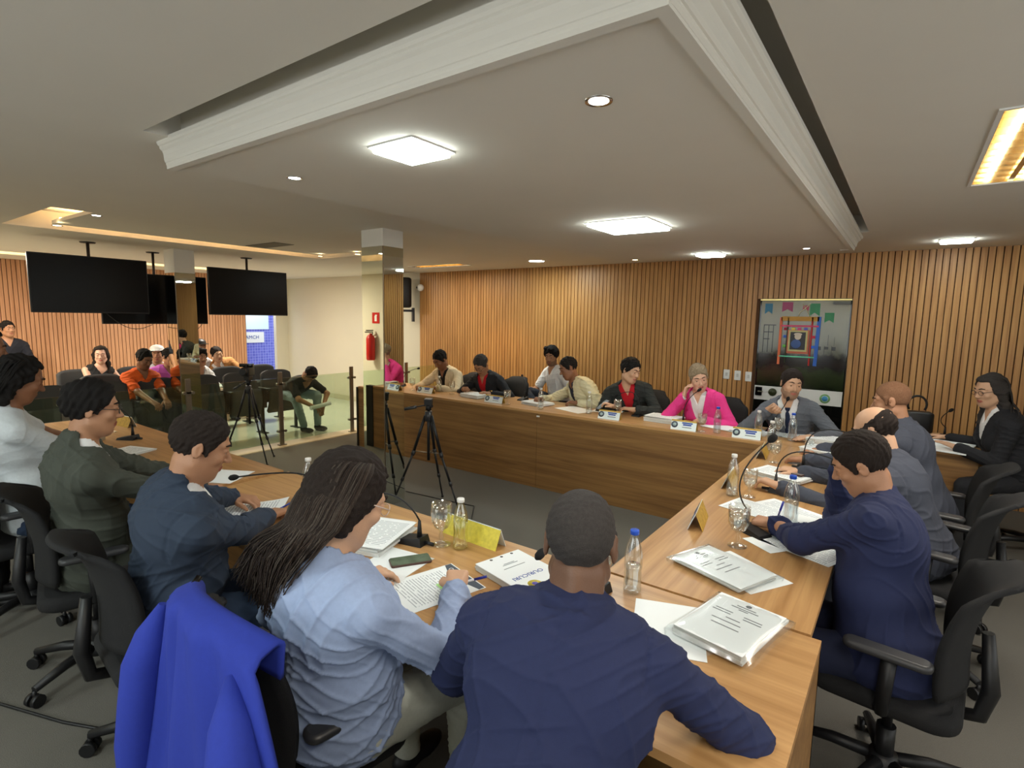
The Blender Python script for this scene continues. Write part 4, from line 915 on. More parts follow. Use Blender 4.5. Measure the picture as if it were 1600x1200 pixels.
# ------------------------------------------------------------------ table things
def at_table(x, y): return T if (y > 1.77 or x > -2.93) else T+.012
def goblet(x, y, label, fill=.55, z=None, sc=1.0, flipped=False):
    z = at_table(x, y) if z is None else z; r = empty('water_goblet', (x, y, z), 0, label, 'glass', 'stemmed water glasses on the tables')
    prof = [(.001, .003), (.034, .003), (.034, .006), (.012, .012), (.006, .02), (.011, .034), (.006, .046), (.010, .056), (.026, .068), (.036, .09), (.0385, .12), (.037, .155)]
    MB().lathe([(a*sc, b*sc) for a, b in prof]+[((a-.002)*sc, (b+.001)*sc) for a, b in reversed(prof[7:])]+[(.001, .06*sc)], n=24).build('bowl_and_stem', CLEAR, r, fix=False)
    if fill: MB().lathe([(.001, .060*sc), (.024*sc, .070*sc), (.034*sc, .091*sc), (.036*sc, (.085+.065*fill)*sc), (.001, (.085+.065*fill)*sc)], n=20).build('water', PLAST, r, fix=False)
    return r
def tumbler(x, y, label, z=None, m=None):
    z = at_table(x, y) if z is None else z; r = empty('plastic_cup', (x, y, z), 0, label, 'cup')
    MB().lathe([(.001, .001), (.025, .001), (.034, .085), (.035, .087), (.033, .086), (.024, .004), (.001, .004)], n=20).build('cup_wall', m or PLAST, r, fix=False); return r
def bottle(x, y, label, cap, h=.225, rr=.031, z=None, fill=.7, tint=None, lying=False):
    z = at_table(x, y) if z is None else z; r = empty('water_bottle', (x, y, z), 0, label, 'bottle', 'clear plastic water bottles on the tables')
    pf = [(.001, 0), (rr*.85, .0), (rr, .008), (rr*.97, h*.16), (rr, h*.2), (rr*.93, h*.36), (rr, h*.42), (rr*.98, h*.6), (rr*.82, h*.74), (rr*.5, h*.86), (.0125, h*.91), (.0125, h*.95)]
    MB().lathe(pf, n=22).build('bottle_body', tint or PLAST, r, fix=False)
    if fill: MB().lathe([(.001, .003)]+[(a*.94, max(b, .003)) for a, b in pf[1:] if b < h*fill]+[(rr*.8 if fill < .75 else rr*.6, h*fill), (.001, h*fill)], n=18).build('water', PLAST, r, fix=False)
    MB().lathe([(.001, h*1.0), (.0145, h*1.0), (.0155, h*.985), (.0155, h*.93), (.0135, h*.925)], n=16).build('cap', cap, r); return r
def mic(x, y, head, label, bdir=0, z=None, via=None, cable=True, bl=.065, head_r=.014):
    z = at_table(x, y) if z is None else z; r = empty('gooseneck_microphone', (x, y, z), 0, label, 'microphone', 'gooseneck microphones on the tables'); a = R(bdir)
    rot = Matrix.Rotation(-a, 3, 'Z')
    P = [(-.042, -bl, 0), (.042, -bl, 0), (.036, bl, 0), (-.036, bl, 0), (-.036, -bl+.006, .014), (.036, -bl+.006, .014), (.03, bl-.008, .036), (-.03, bl-.008, .036)]
    MB().add([rot @ Vector(p) for p in P], [(0, 3, 2, 1), (4, 5, 6, 7), (0, 1, 5, 4), (1, 2, 6, 5), (2, 3, 7, 6), (3, 0, 4, 7)]).build('base', BLACK, r)
    b0 = rot @ Vector((0, bl*.55, .03)); H_ = Vector(head)-Vector((x, y, z)); b1 = b0+Vector((0, 0, .07))
    up = b0+Vector((0, 0, max(.22, H_.z*.85))) if via is None else Vector(via)-Vector((x, y, z))
    pts = [b0, b0+Vector((0, 0, .03))]; n = 14
    for i in range(n+1):
        s_ = i/n; pts.append((1-s_)**2*b1+2*s_*(1-s_)*up+s_*s_*H_)
    MB().tube([b0, b1], [.012, .006], 8).build('neck_ferrule', BLACK, r); MB().tube(pts[2:], .0036, 7).build('gooseneck', BLACK, r)
    dr = (pts[-1]-pts[-2]).normalized(); MB().tube([H_-dr*.012, H_, H_+dr*.012, H_+dr*.026, H_+dr*.036], [.006, head_r*.85, head_r, head_r*.9, head_r*.4], 12).build('foam_head', MESHF, r)
    if cable:
        c0 = rot @ Vector((0, bl, .012)); c1 = rot @ Vector((0, bl+.04, .010)); MB().tube([c0, c1], .008, 8).build('plug', BLACK, r)
    return r
def linemat(name, freq=70, x0=.085, y0=.125, ink=(.40, .43, .46, 1), base=None):
    if name in MATS: return MATS[name]
    m = bpy.data.materials.new(name); m.use_nodes = True; nt = m.node_tree; b = nt.nodes['Principled BSDF']; b.inputs['Roughness'].default_value = .7
    L_ = nt.links.new; tc = nt.nodes.new('ShaderNodeTexCoord'); sp = nt.nodes.new('ShaderNodeSeparateXYZ'); L_(tc.outputs['Object'], sp.inputs[0])
    def mth(op, a, c=None):
        n = nt.nodes.new('ShaderNodeMath'); n.operation = op
        for i, v in enumerate((a, c)):
            if v is None: continue
            if isinstance(v, (int, float)): n.inputs[i].default_value = v
            else: L_(v, n.inputs[i])
        return n.outputs[0]
    yl = mth('MULTIPLY', sp.outputs['Y'], freq); fr = mth('FRACT', yl); ln = mth('LESS_THAN', fr, .33); fl = mth('FLOOR', yl)
    cb = nt.nodes.new('ShaderNodeCombineXYZ'); L_(mth('MULTIPLY', sp.outputs['X'], 60), cb.inputs[0]); L_(mth('MULTIPLY', fl, 7.3), cb.inputs[1])
    nz = nt.nodes.new('ShaderNodeTexNoise'); nz.inputs['Scale'].default_value = 1; L_(cb.outputs[0], nz.inputs['Vector']); g = mth('GREATER_THAN', nz.outputs['Fac'], .40)
    cb2 = nt.nodes.new('ShaderNodeCombineXYZ'); L_(mth('MULTIPLY', mth('FLOOR', mth('MULTIPLY', yl, .25)), 3.1), cb2.inputs[1]); n2 = nt.nodes.new('ShaderNodeTexNoise'); L_(cb2.outputs[0], n2.inputs['Vector']); g2 = mth('GREATER_THAN', n2.outputs['Fac'], .42)
    mx = mth('LESS_THAN', mth('ABSOLUTE', sp.outputs['X']), x0); my = mth('LESS_THAN', mth('ABSOLUTE', sp.outputs['Y']), y0)
    al = mth('MULTIPLY', mth('MULTIPLY', mth('MULTIPLY', ln, g), g2), mth('MULTIPLY', mx, my))
    mix = nt.nodes.new('ShaderNodeMix'); mix.data_type = 'RGBA'; mix.inputs[6].default_value = base or srgb(236, 240, 240); mix.inputs[7].default_value = ink; L_(al, mix.inputs[0]); L_(mix.outputs[2], b.inputs['Base Color'])
    MATS[name] = m; return m
PRINT = linemat('printed_page'); PRINT2 = linemat('table_form', 110, .095, .13, (.35, .4, .45, 1))
def paper(x, y, rot, label, m=None, w_=.105, l=.1485, z=None, curl=.0, dz=0, name='paper_sheet', cat='paper', group='loose papers on the tables'):
    z = at_table(x, y)+.001 if z is None else z
    mb = MB(); n = 8; P = []
    for j in range(n+1):
        for i in (-1, 1): v = j/n*2-1; P.append((i*w_, v*l, .0012+curl*max(0, v)**2))
    P += [(a, b, c-.0010) for a, b, c in P]; N = 2*(n+1)
    mb.add(P, [(2*j, 2*j+1, 2*j+3, 2*j+2) for j in range(n)]+[(N+2*j+1, N+2*j, N+2*j+2, N+2*j+3) for j in range(n)]+[(0, N, N+1, 1), (2*n, 2*n+1, N+2*n+1, N+2*n)]+[(2*j, 2*j+2, N+2*j+2, N+2*j) for j in range(n)]+[(2*j+1, N+2*j+1, N+2*j+3, 2*j+3) for j in range(n)])
    return tag(mb.build(name, m or PRINT, loc=(x, y, z+dz), rz=R(rot)), label, cat, group)
def stack(x, y, rot, n, th, label, seed=0, z=None, w_=.105, l=.1485, group='paper stacks on the tables'):
    """thick document: a few bundles slightly askew under a top page"""
    z = at_table(x, y)+.0005 if z is None else z; r = empty('paper_stack', (x, y, z), R(rot), label, 'paper stack', group); rs = random.Random(seed); h0 = 0
    for k in range(n):
        h1 = th/n; MB().box((rs.uniform(-.012, .012), rs.uniform(-.012, .012), h0+h1/2), (w_, l, h1/2-.0006), rot=rs.uniform(-.09, .09)).build('bundle', PAPER2, r); h0 += h1
    MB().box((0, 0, 0), (w_, l, .0008)).build('top_page', PRINT, r, loc=(rs.uniform(-.01, .01), 0, h0+.0012), rz=rs.uniform(-.1, .1)); return r
def sleeve(x, y, rot, th, label, seed=0):
    z = T+.001; r = empty('plastic_sleeve', (x, y, z), R(rot), label, 'folder'); rs = random.Random(seed)
    for k in range(3): MB().box((rs.uniform(-.006, .006), rs.uniform(-.006, .006), .004+th*(k+.5)/3), (.105, .1485, th/6-.0008), rot=rs.uniform(-.04, .04)).build('documents', PAPER2, r)
    MB().box((0, 0, 0), (.105, .1485, .0008)).build('cover_page', PAPER, r, loc=(0, 0, th+.0055))
    # a title page laid out in centred lines
    q = MB()
    for (yy, xx, ln_) in ((.105, 0, .06), (.092, 0, .085), (.082, 0, .03), (.050, -.045, .055), (.036, -.048, .058), (.050, .045, .055), (.036, .048, .055), (.012, 0, .045), (-.012, -.01, .09), (-.040, 0, .085)):
        q.box((xx, yy, th+.0066), (ln_/2, .0022, .0002))
    q.build('cover_print', INK, r); MB().lathe([(.001, 0), (.009, 0), (.009, .0004), (.001, .0004)], c=(0, .122, th+.0066), n=14).build('crest', INK, r)
    def film(u, v): return (u*.125*(1+.02*math.sin(9*v)), (v*2-1)*.168, th*.5+.008+(th*.5+.002)*(1-abs(u)**8)*(1-abs(2*v-1)**10)+.0015*math.sin(13*u+7*v)*math.sin(5*v+3*u))
    def film2(u, v): return (u*.125, (v*2-1)*.168, .0015)
    mb = MB(); P = [[film(i/16*2-1, j/16) for i in range(17)] for j in range(17)]
    mb.add([p for row in P for p in row], [(j*17+i, j*17+i+1, (j+1)*17+i+1, (j+1)*17+i) for i in range(16) for j in range(16)], 0, True)
    sk = []; ring = [P[0][i] for i in range(17)]+[P[j][16] for j in range(1, 17)]+[P[16][i] for i in range(15, -1, -1)]+[P[j][0] for j in range(15, 0, -1)]
    n = len(ring); mb.add(ring+[(a*.98, b*.98, .001) for a, b, c in ring], [(i, n+i, n+(i+1) % n, (i+1) % n) for i in range(n)], 0, True)
    mb.build('film', BAGP, r, fix=False); MB().box((0, .160, th*.55+.010), (.122, .003, .0012)).build('zip_edge', PLAST, r); return r
def nameplate(x, y, rot, label, mode='front', w_=.12, z=None):
    """tent card; local -Y side carries the printed name"""
    z = at_table(x, y) if z is None else z; r = empty('name_card', (x, y, z), R(rot), label, 'name card', 'folded name cards on the tables'); h_ = .082; d = .034
    WH = mat('card_face', srgb(226, 236, 236), .5)
    MB().add([(-w_, -d, 0), (w_, -d, 0), (w_, 0, h_), (-w_, 0, h_), (-w_, -d+.002, 0), (w_, -d+.002, 0), (w_, .002, h_-.002), (-w_, .002, h_-.002)], [(0, 1, 2, 3), (7, 6, 5, 4), (0, 4, 5, 1), (1, 5, 6, 2), (2, 6, 7, 3), (3, 7, 4, 0)]).build('front_face', WH, r)
    MB().add([(-w_, d, 0), (w_, d, 0), (w_, 0, h_), (-w_, 0, h_), (-w_, d-.002, 0), (w_, d-.002, 0), (w_, -.002, h_-.002), (-w_, -.002, h_-.002)], [(0, 3, 2, 1), (4, 5, 6, 7), (0, 1, 5, 4), (1, 2, 6, 5), (2, 3, 7, 6), (3, 0, 4, 7)]).build('back_face', GOLD if mode != 'yellow' else YELP, r)
    nn = Vector((0, -h_, d)).normalized(); ux = Vector((1, 0, 0)); uy = Vector((0, d, h_)).normalized(); M3 = Matrix((ux, uy, nn)).transposed()
    def face(u, v, o=.0012): return Vector((0, -d/2, h_/2))+ux*u+uy*v+nn*o
    c = MB().lathe([(.001, 0), (.029, 0), (.029, .001), (.001, .001)], c=face(-.72*w_, 0, .0015), rot=M3, n=22); c.build('crest_ring', mat('crest_dark', srgb(74, 84, 96), .5, noise=.5, nscale=90), r)
    MB().lathe([(.001, 0), (.015, 0), (.015, .0006), (.001, .0006)], c=face(-.72*w_, 0, .0028), rot=M3, n=18).build('crest_centre', mat('crest_pale', srgb(170, 190, 190), .5), r)
    for k, (v, ln_, hh) in enumerate(((.020, .045, .006), (.004, .036, .006), (-.018, .04, .003))):
        q = MB(); q.box(face(.03, v), (ln_, hh, .0004), rot=M3); q.build('name_line', INKB if k < 2 else INK, r)
    MB().box(face(0, .036, .0008), (w_, .006, .0003), rot=M3).build('gold_border', GOLD, r)
    return r
def phone(x, y, rot, label, z=None, screen=None, tilt=0):
    z = at_table(x, y) if z is None else z; r = empty('smartphone', (x, y, z), R(rot), label, 'phone')
    MB().rbox((0, 0, .0055), (.037, .078, .0050), .009).build('phone_case', mat('phone_case_brown', srgb(70, 44, 34), .35), r); MB().rbox((0, 0, .0110), (.034, .075, .0006), .007).build('screen', screen or BLACKG, r); return r
def pen(x, y, rot, label, col, z=None, pitch=0, L=.14):
    z = at_table(x, y)+.005 if z is None else z; o = empty('pen', (x, y, z), 0, label, 'pen'); d = Vector(hdir(rot, pitch)); a = -d*L/2; b = d*L/2
    MB().tube([a, a+d*.012, b-d*.015], [.001, .004, .004], 8).build('barrel', col, o); MB().tube([b-d*.045, b], .0048, 8).build('pen_cap', mat('pen_cap_blue', srgb(30, 40, 140), .3), o); return o
# ------------------------------------------------------------------ tripods
def tripod(x, y, zh, feet, label, camera=False, handle=None):
    r = empty('tripod', (x, y, 0), 0, label, 'tripod')
    O = Vector((x, y, 0))
    for fx, fy in feet:
        F_ = Vector((fx, fy, .012))-O; t_ = Vector((0, 0, zh-.14)); d = (F_-t_); p1 = t_+d*.08; p2 = t_+d*.42; p3 = t_+d*.72
        lg = MB().tube([t_+(F_-Vector((0, 0, F_.z))).normalized()*.03, p2], .0135, 8).tube([p2, p3], .0105, 8).tube([p3, F_], .008, 8).build('leg', BLACK, r)
        MB().tube([p2-d.normalized()*.025, p2+d.normalized()*.02], .018, 8).build('leg_clamp', DARKP, lg); MB().tube([p3-d.normalized()*.02, p3+d.normalized()*.02], .015, 8).build('leg_clamp', DARKP, lg); MB().tube([F_-Vector((0, 0, .006)), F_+Vector((0, 0, .014))], .013, 8).build('rubber_foot', BLACK, lg)
        MB().tube([Vector((0, 0, zh-.48)), t_+d*.40], .005, 5).build('brace', STEEL, r)
    MB().tube([(0, 0, zh-.55), (0, 0, zh-.02)], .013, 8).build('centre_column', BLACK, r); MB().tube([(0, 0, zh-.19), (0, 0, zh-.10)], .032, 10).build('crown', DARKP, r)
    MB().tube([(0, 0, zh-.09), (0, 0, zh-.04)], .026, 10).box((0, 0, zh-.02), (.03, .035, .02), rot=.5).tube([(-.045, 0, zh-.05), (.045, 0, zh-.05)], .014, 8).build('pan_head', BLACK, r)
    MB().rbox((0, 0, zh+.006), (.035, .045, .007), .008, rot=.6).build('quick_plate', DARKP, r)
    if handle is not None:
        hv = Vector(handle); MB().tube([(0, 0, zh-.04), Vector((0, 0, zh-.04))+hv*.55], .006, 6).tube([Vector((0, 0, zh-.04))+hv*.5, Vector((0, 0, zh-.04))+hv], .014, 8).build('pan_handle', DARKP, r)
    return r
tripod(-3.42, 3.45, .99, [(-3.74, 3.31), (-3.12, 3.53), (-3.50, 3.72)], 'black tripod without a camera standing before the long bench', handle=(-.17, -.13, -.045))
tripod(-6.12, 3.25, 1.0, [(-5.80, 3.26), (-6.10, 3.52), (-6.40, 3.05)], 'black tripod carrying a camcorder in front of the glass railing', handle=(-.1, -.12, -.1))
r = empty('camcorder', (-6.12, 3.25, 1.015), R(40), 'black camcorder mounted on the tripod by the glass railing', 'camera')
MB().rbox((0, 0, .05), (.045, .09, .05), .02).build('camera_body', BLACK, r); MB().tube([(0, -.09, .055), (0, -.15, .055)], .036, 14).build('lens_hood', BLACK, r); MB().rbox((-.02, .02, .118), (.075, .03, .02), .01).build('flip_screen', BLACKG, r)
MB().tube([(.0, -.05, .10), (.0, -.03, .13), (0, .04, .13), (0, .06, .10)], .009, 6).build('top_handle', BLACK, r)
# ------------------------------------------------------------------ audience chairs
for i, y in enumerate([1.22, 1.76, 2.30, 2.85, 3.37, 3.90, 4.44]):
    nm = ['leftmost empty', 'second from left empty', 'third from left empty', 'occupied by the person in orange', 'empty, right of the orange shirted person', 'empty, behind the camcorder tripod', 'occupied by the person in black t-shirt leaning down'][i]
    aud(-7.52, y, 'front row charcoal audience chair, '+nm)
for i, y in enumerate([2.55, 3.10, 3.64, 4.18, 4.72]):
    nm = ['left end', 'of the person in violet', 'of the person with moustache', 'empty before the person in tan jacket', 'right end'][i]
    aud(-8.45, y, 'second row charcoal audience chair, '+nm)
for i, y in enumerate([2.55, 3.25, 3.8, 4.35]):
    aud(-9.35, y, 'rear row charcoal audience chair, '+['of the person in black', 'of the person in white cap', 'of the person in dark cap', 'of the person in tan jacket'][i])
# ------------------------------------------------------------------ near table
goblet(-1.487, 1.575, 'large water glass with clear bowl beside the bottle of pale yellow drink', fill=.0, sc=1.15)
bottle(-1.405, 1.60, 'small bottle of pale yellow drink with white cap beside the large goblet', WHITEP, h=.21, fill=.68, tint=glassy('yellow_plastic', (.98, .96, .72, 1), .08, .14))
bottle(-2.383, 1.555, 'clear bottle with white cap behind the hair of the person in light blue', WHITEP, h=.22, fill=.72)
bottle(-.70, 1.70, 'clear bottle with blue cap right of the person in navy, on the near table', BLUECAP, h=.225, fill=.45)
goblet(-.80, 1.66, 'water glass right of the seated person in navy, next to the blue capped bottle', fill=.3)
mic(-1.60, 1.52, (-1.75, 1.15, 1.02), 'black gooseneck microphone in front of the person in light blue', bdir=80, via=(-1.68, 1.50, 1.09))
mic(-2.27, 1.42, (-2.40, 1.20, 1.00), 'black gooseneck microphone between the person in blue suit and the person', bdir=75, via=(-1.95, 1.42, 1.10), bl=.055)
mic(-4.50, 1.49, (-4.42, 1.25, 1.09), 'black gooseneck microphone in front of the person in green suit', bdir=60, via=(-4.46, 1.5, 1.09))
mic(-.80, 1.60, (-0.856, 1.360, 1.022), 'gooseneck microphone half hidden in front of the person in navy at the near table', bdir=10, cable=False, via=(-.84, 1.62, 1.12))
nameplate(-1.42, 1.70, 178, 'yellow backed name card behind the yellow drink bottle', mode='yellow', w_=.15)
nameplate(-5.05, 1.66, 186, 'small gold backed name card at the far left table', w_=.10)
phone(-1.47, 1.385, -32, 'phone in brown case with lit picture beside the printed letter', screen=mat('phone_photo', srgb(96, 110, 92), .12, noise=.6, nscale=26))
paper(-1.27, 1.285, -16, 'printed letter with dark header under the hand of the person in light blue', m=linemat('letter_page', 90, .09, .10), w_=.115, l=.16)
r = empty('letter_header', (-1.27, 1.285, T+.0026), R(-16), 'dark curved header with white lettering on the printed letter', 'print')
MB().prism([(-.112, .155), (.112, .155), (.112, .132), (.03, .112), (-.05, .108), (-.112, .13)], 0, .0004).build('header_band', mat('header_grey', srgb(70, 80, 92), .6), r)
g = glyph('Ofício', .026, PAPER, ext=.0003); g.parent = r; g.location = (-.05, .132, .0008)
MB().box((.045, .055, .0003), (.05, .028, .0002)).build('green_highlight', mat('green_marker', srgb(170, 220, 140), .7, noise=.25, nscale=60), r)
paper(-1.50, 1.30, 8, 'white sheet lying half under the phone', m=PAPER, dz=-.0003)
stack(-1.73, 1.44, 20, 4, .035, 'stack of papers beneath the microphone before the person in light blue', 3)
paper(-1.95, 1.36, 55, 'white sheet sticking out left of the person in light blue', m=PAPER)
pen(-1.16, 1.36, 60, 'blue pen held by the person in light blue', mat('pen_white', srgb(220, 225, 235), .3), z=T+.03, pitch=-18)
# booklet
r = empty('booklet', (-1.06, 1.55, T+.001), R(-14), 'white bound booklet with blue title and yellow crest', 'booklet')
for k in range(3): MB().box((random.Random(k).uniform(-.004, .004), 0, .005+.007*k), (.148, .105, .003)).build('pages', PAPER2, r)
MB().box((0, 0, .0245), (.148, .105, .0008)).build('cover', PAPER, r); g = glyph('OURICURI', .030, INKB, ext=.0003); g.parent = r; g.location = (.035, -.005, .0256); g.rotation_euler = (0, 0, R(-90))
q = MB().box((-.045, 0, .0256), (.0015, .05, .0002)); q.build('subtitle_line', INK, r); MB().box((-.07, 0, .0256), (.0015, .035, .0002)).build('small_print_line', INK, r); MB().box((-.078, .0, .0256), (.0015, .025, .0002)).build('small_print_line', INK, r)
MB().lathe([(.001, 0), (.026, 0), (.026, .0005), (.001, .0005)], c=(.10, -.03, .0255), n=20).build('crest', mat('yellow_crest', srgb(200, 180, 60), .6, noise=.5, nscale=90), r)
MB().lathe([(.001, 0), (.011, 0), (.011, .0005), (.001, .0005)], c=(.10, -.03, .0262), n=16).build('crest_star', mat('crest_violet', srgb(90, 80, 180), .6), r)
for k in range(3): MB().lathe([(.001, 0), (.006, 0), (.006, .0004), (.001, .0004)], c=(-.135, .06-.05*k, .0257), n=10).build('binding_hole', DARKP, r)
sleeve(-.36, 1.65, -12, .030, 'clear plastic sleeve of documents at the right end of the near table', 1)
paper(-.52, 1.56, 20, 'white sheet peeking out beneath the near plastic sleeve', m=PAPER, dz=-.0004)
sleeve(-.49, 2.06, 68, .016, 'clear plastic sleeve of documents on the side table, behind the near one', 2)
paper(-.44, 2.10, 60, 'white sheet beneath the far plastic sleeve', m=PAPER, dz=-.0004)
# blue suit person: paper and pen
paper(-2.48, 1.30, -42, 'printed page being signed by the person in blue suit', curl=.02, w_=.105, l=.16)
pen(-2.33, 1.40, 200, 'blue pen of the person in blue suit', mat('pen_blue', srgb(40, 60, 160), .3), z=T+.03, pitch=22)
paper(-3.12, 1.44, -60, 'blank white sheet on the table left of the person in blue suit', m=PAPER, w_=.12, l=.17)
paper(-3.42, 1.40, 35, 'folded white page behind the blank sheet', m=PAPER, dz=.002)
stack(-4.05, 1.30, 20, 2, .012, 'thin crumpled papers before the person in green suit', 5)
r = stack(-4.86, 1.22, 40, 2, .016, 'open papers before the person in white polo shirt', 6)
tumbler(-4.62, 1.36, 'plastic cup of milky drink near the face of the person in green suit', m=mat('milky_cup', srgb(214, 204, 184), .5))
goblet(-4.85, 1.50, 'water glass on the far left table beside the name card')
tumbler(-2.08, 1.66, 'upturned clear cup behind the microphone of the person in light blue')
# ------------------------------------------------------------------ side table
goblet(-.505, 2.33, 'large goblet of water nearest the two plastic sleeves', fill=.75, sc=1.15)
bottle(-.375, 2.76, 'large clear bottle with blue cap in front of the right person in navy', BLUECAP, h=.235, rr=.034, fill=.5)
mic(-.49, 2.53, (-.47, 2.68, 1.20), 'tall gooseneck microphone standing upright at the side table', bdir=-60, via=(-.64, 2.62, 1.0), bl=.075, head_r=.018)
mic(-.49, 3.24, (-.16, 3.12, 1.03), 'second gooseneck microphone of the side table, arched to the right', bdir=-85, via=(-.52, 3.25, 1.13))
mic(-.44, 3.84, (-.14, 3.76, 1.06), 'farthest gooseneck microphone of the side table, arched to the right', bdir=-70, via=(-.48, 3.9, 1.16))
nameplate(-.72, 2.50, -80, 'brown and gold name card nearest on the side table', w_=.11)
nameplate(-.76, 3.22, -84, 'grey and gold name card second on the side table', w_=.11)
nameplate(-.76, 4.08, -84, 'gold printed name card farthest on the side table', w_=.12)
bottle(-.70, 3.02, 'clear bottle with white cap on the side table', WHITEP, h=.23, fill=.2)
goblet(-.62, 3.05, 'goblet beside the white capped bottle of the side table', fill=.2)
goblet(-.655, 3.93, 'goblet beside the gold name card of the side table', fill=.5)
bottle(-.75, 4.30, 'milky bottle with white cap on the side table corner', WHITEP, h=.22, fill=.8)
stack(-.55, 3.58, 72, 3, .026, 'thick document under a grey phone on the side table', 8)
phone(-.50, 3.60, 70, 'grey phone resting on the thick document', z=T+.030, screen=mat('phone_back', srgb(120, 108, 104), .35))
paper(-.40, 3.28, 70, 'printed page by the second microphone of the side table', m=PRINT)
paper(-.42, 2.93, 62, 'white printed form under the blue capped bottle', m=PRINT2, w_=.12, l=.16)
paper(-.54, 2.86, 75, 'second white form left of the blue capped bottle', m=PRINT2, dz=.0015)
paper(-.28, 2.80, 84, 'pale sheet at the edge by the forearm of the right person in navy', m=PAPER, dz=.003)
paper(-.27, 2.50, 68, 'pale sheet under the elbow of the right person in navy', m=PRINT2)
paper(-.42, 2.42, 55, 'small white note by the hand of the right person in navy', m=PAPER, w_=.04, l=.08)
pen(-.405, 2.63, 20, 'dark blue pen upright in the hand of the right person in navy', mat('pen_dark', srgb(36, 30, 90), .3), z=T+.07, pitch=-60)
paper(-.40, 4.02, 68, 'printed page by the farthest microphone of the side table', m=PRINT)
stack(-.40, 4.38, 68, 4, .045, 'thick stack of papers at the back of the side table', 9)
tag(MB().box((0, 0, .006), (.075, .014, .006), rot=-.1).build('pen_case', BLACK, loc=(-.34, 4.17, T)), 'black narrow pen case before the thick stack of the side table', 'case')
tumbler(-.52, 4.46, 'small clear cup between the stack and the blue capped bottle')
# ------------------------------------------------------------------ long bench
nameplate(-.99, 4.63, 2, 'name card before the person in grey suit at the bench', w_=.108)
nameplate(-1.50, 4.62, 2, 'name card left of the pink blazer person glass', w_=.108)
nameplate(-2.22, 4.65, 2, 'name card before the person with red collar and black jacket', w_=.108)
nameplate(-3.64, 4.70, 2, 'name card before the person in red shirt', w_=.12)
nameplate(-4.72, 4.72, 2, 'name card before the leftmost person in beige jacket', w_=.12)
bottle(-.68, 4.76, 'pale bottle with blue cap before the person in grey suit', BLUECAP, h=.225, rr=.033, fill=.8, tint=glassy('pale_blue_plastic', (.82, .90, .98, 1), .1, .2))
bottle(-.93, 4.74, 'milky bottle with white cap at the bench corner', WHITEP, h=.22, fill=.8)
goblet(-.80, 4.86, 'goblet of water before the person in grey suit', fill=.8)
bottle(-1.235, 4.66, 'clear bottle with blue cap before the pink blazer person', BLUECAP, h=.225, fill=.4)
goblet(-1.355, 4.64, 'goblet before the pink blazer person', fill=.6)
bottle(-2.50, 4.76, 'clear bottle with white cap before the person with red collar', WHITEP, h=.225, fill=.3)
goblet(-2.24, 4.86, 'glass behind the name card of the person with red collar', fill=.3)
bottle(-3.0, 4.65, 'clear bottle with white cap before the leaning person in beige', WHITEP, h=.225, fill=.3)
goblet(-3.45, 4.68, 'goblet between the red shirt person and the leaning person in beige', fill=.7)
bottle(-4.65, 4.88, 'small clear bottle before the leftmost person in beige', WHITEP, h=.20, fill=.5)
goblet(-4.42, 4.86, 'goblet right of the leftmost person in beige', fill=.3)
goblet(-5.0, 4.76, 'glass near the mirror pillar before the leftmost person in beige', fill=.3)
mic(-1.60, 4.82, (-1.47, 4.86, 1.12), 'gooseneck microphone reaching the face of the pink blazer person', bdir=20, via=(-1.60, 4.9, 1.02), cable=False)
mic(-.88, 4.98, (-.765, 4.96, 1.10), 'gooseneck microphone held by the person in grey suit', bdir=0, via=(-.80, 5.0, 1.0), cable=False)
mic(-2.08, 4.98, (-2.32, 5.02, .98), 'gooseneck microphone of the person with red collar, arched low', bdir=0, via=(-2.1, 5.0, 1.10), cable=False)
mic(-3.50, 5.05, (-3.62, 5.2, 1.06), 'gooseneck microphone left of the leaning person in beige', bdir=0, cable=False)
mic(-5.42, 4.95, (-5.15, 5.0, 1.05), 'gooseneck microphone by the mirror pillar', bdir=60, via=(-5.4, 5.0, 1.0), cable=False)
stack(-1.78, 4.88, 82, 4, .05, 'thick ragged stack of papers between the red collar person and pink blazer person', 11)
stack(-4.05, 4.86, 82, 4, .04, 'thick paper stack before the person in red shirt', 12)
stack(-3.20, 4.90, 75, 3, .03, 'paper stack before the leaning person in beige', 13)
paper(-2.72, 4.88, 70, 'loose sheets left of the person with red collar', m=PAPER, w_=.13, l=.19); paper(-2.42, 5.0, 95, 'sheet before the person with red collar', m=PAPER, dz=.002)
paper(-1.22, 4.92, 75, 'white folder under the arms of the pink blazer person', m=PAPER, w_=.11, l=.20, dz=.004)
stack(-1.02, 4.90, 85, 2, .014, 'small closed booklet right of the pink blazer person', 14)
paper(-.72, 4.98, 90, 'white sheet under the hand of the person in grey suit', m=PRINT, w_=.12, l=.19)
stack(-.42, 4.82, 80, 3, .045, 'stack of papers right of the person in grey suit', 15)
tag(MB().lathe([(.001, 0), (.05, 0), (.052, .006), (.001, .008)], n=20).build('saucer', WHITEP, loc=(-5.33, 4.68, T)), 'white saucer on the bench near the mirror pillar', 'saucer')
phone(-3.75, 4.98, 20, 'black phone beside the paper of the person in red shirt', screen=BLACKG)
stack(-5.45, 4.75, 80, 3, .035, 'papers at the left end of the bench, seen in the mirror pillar', 16)
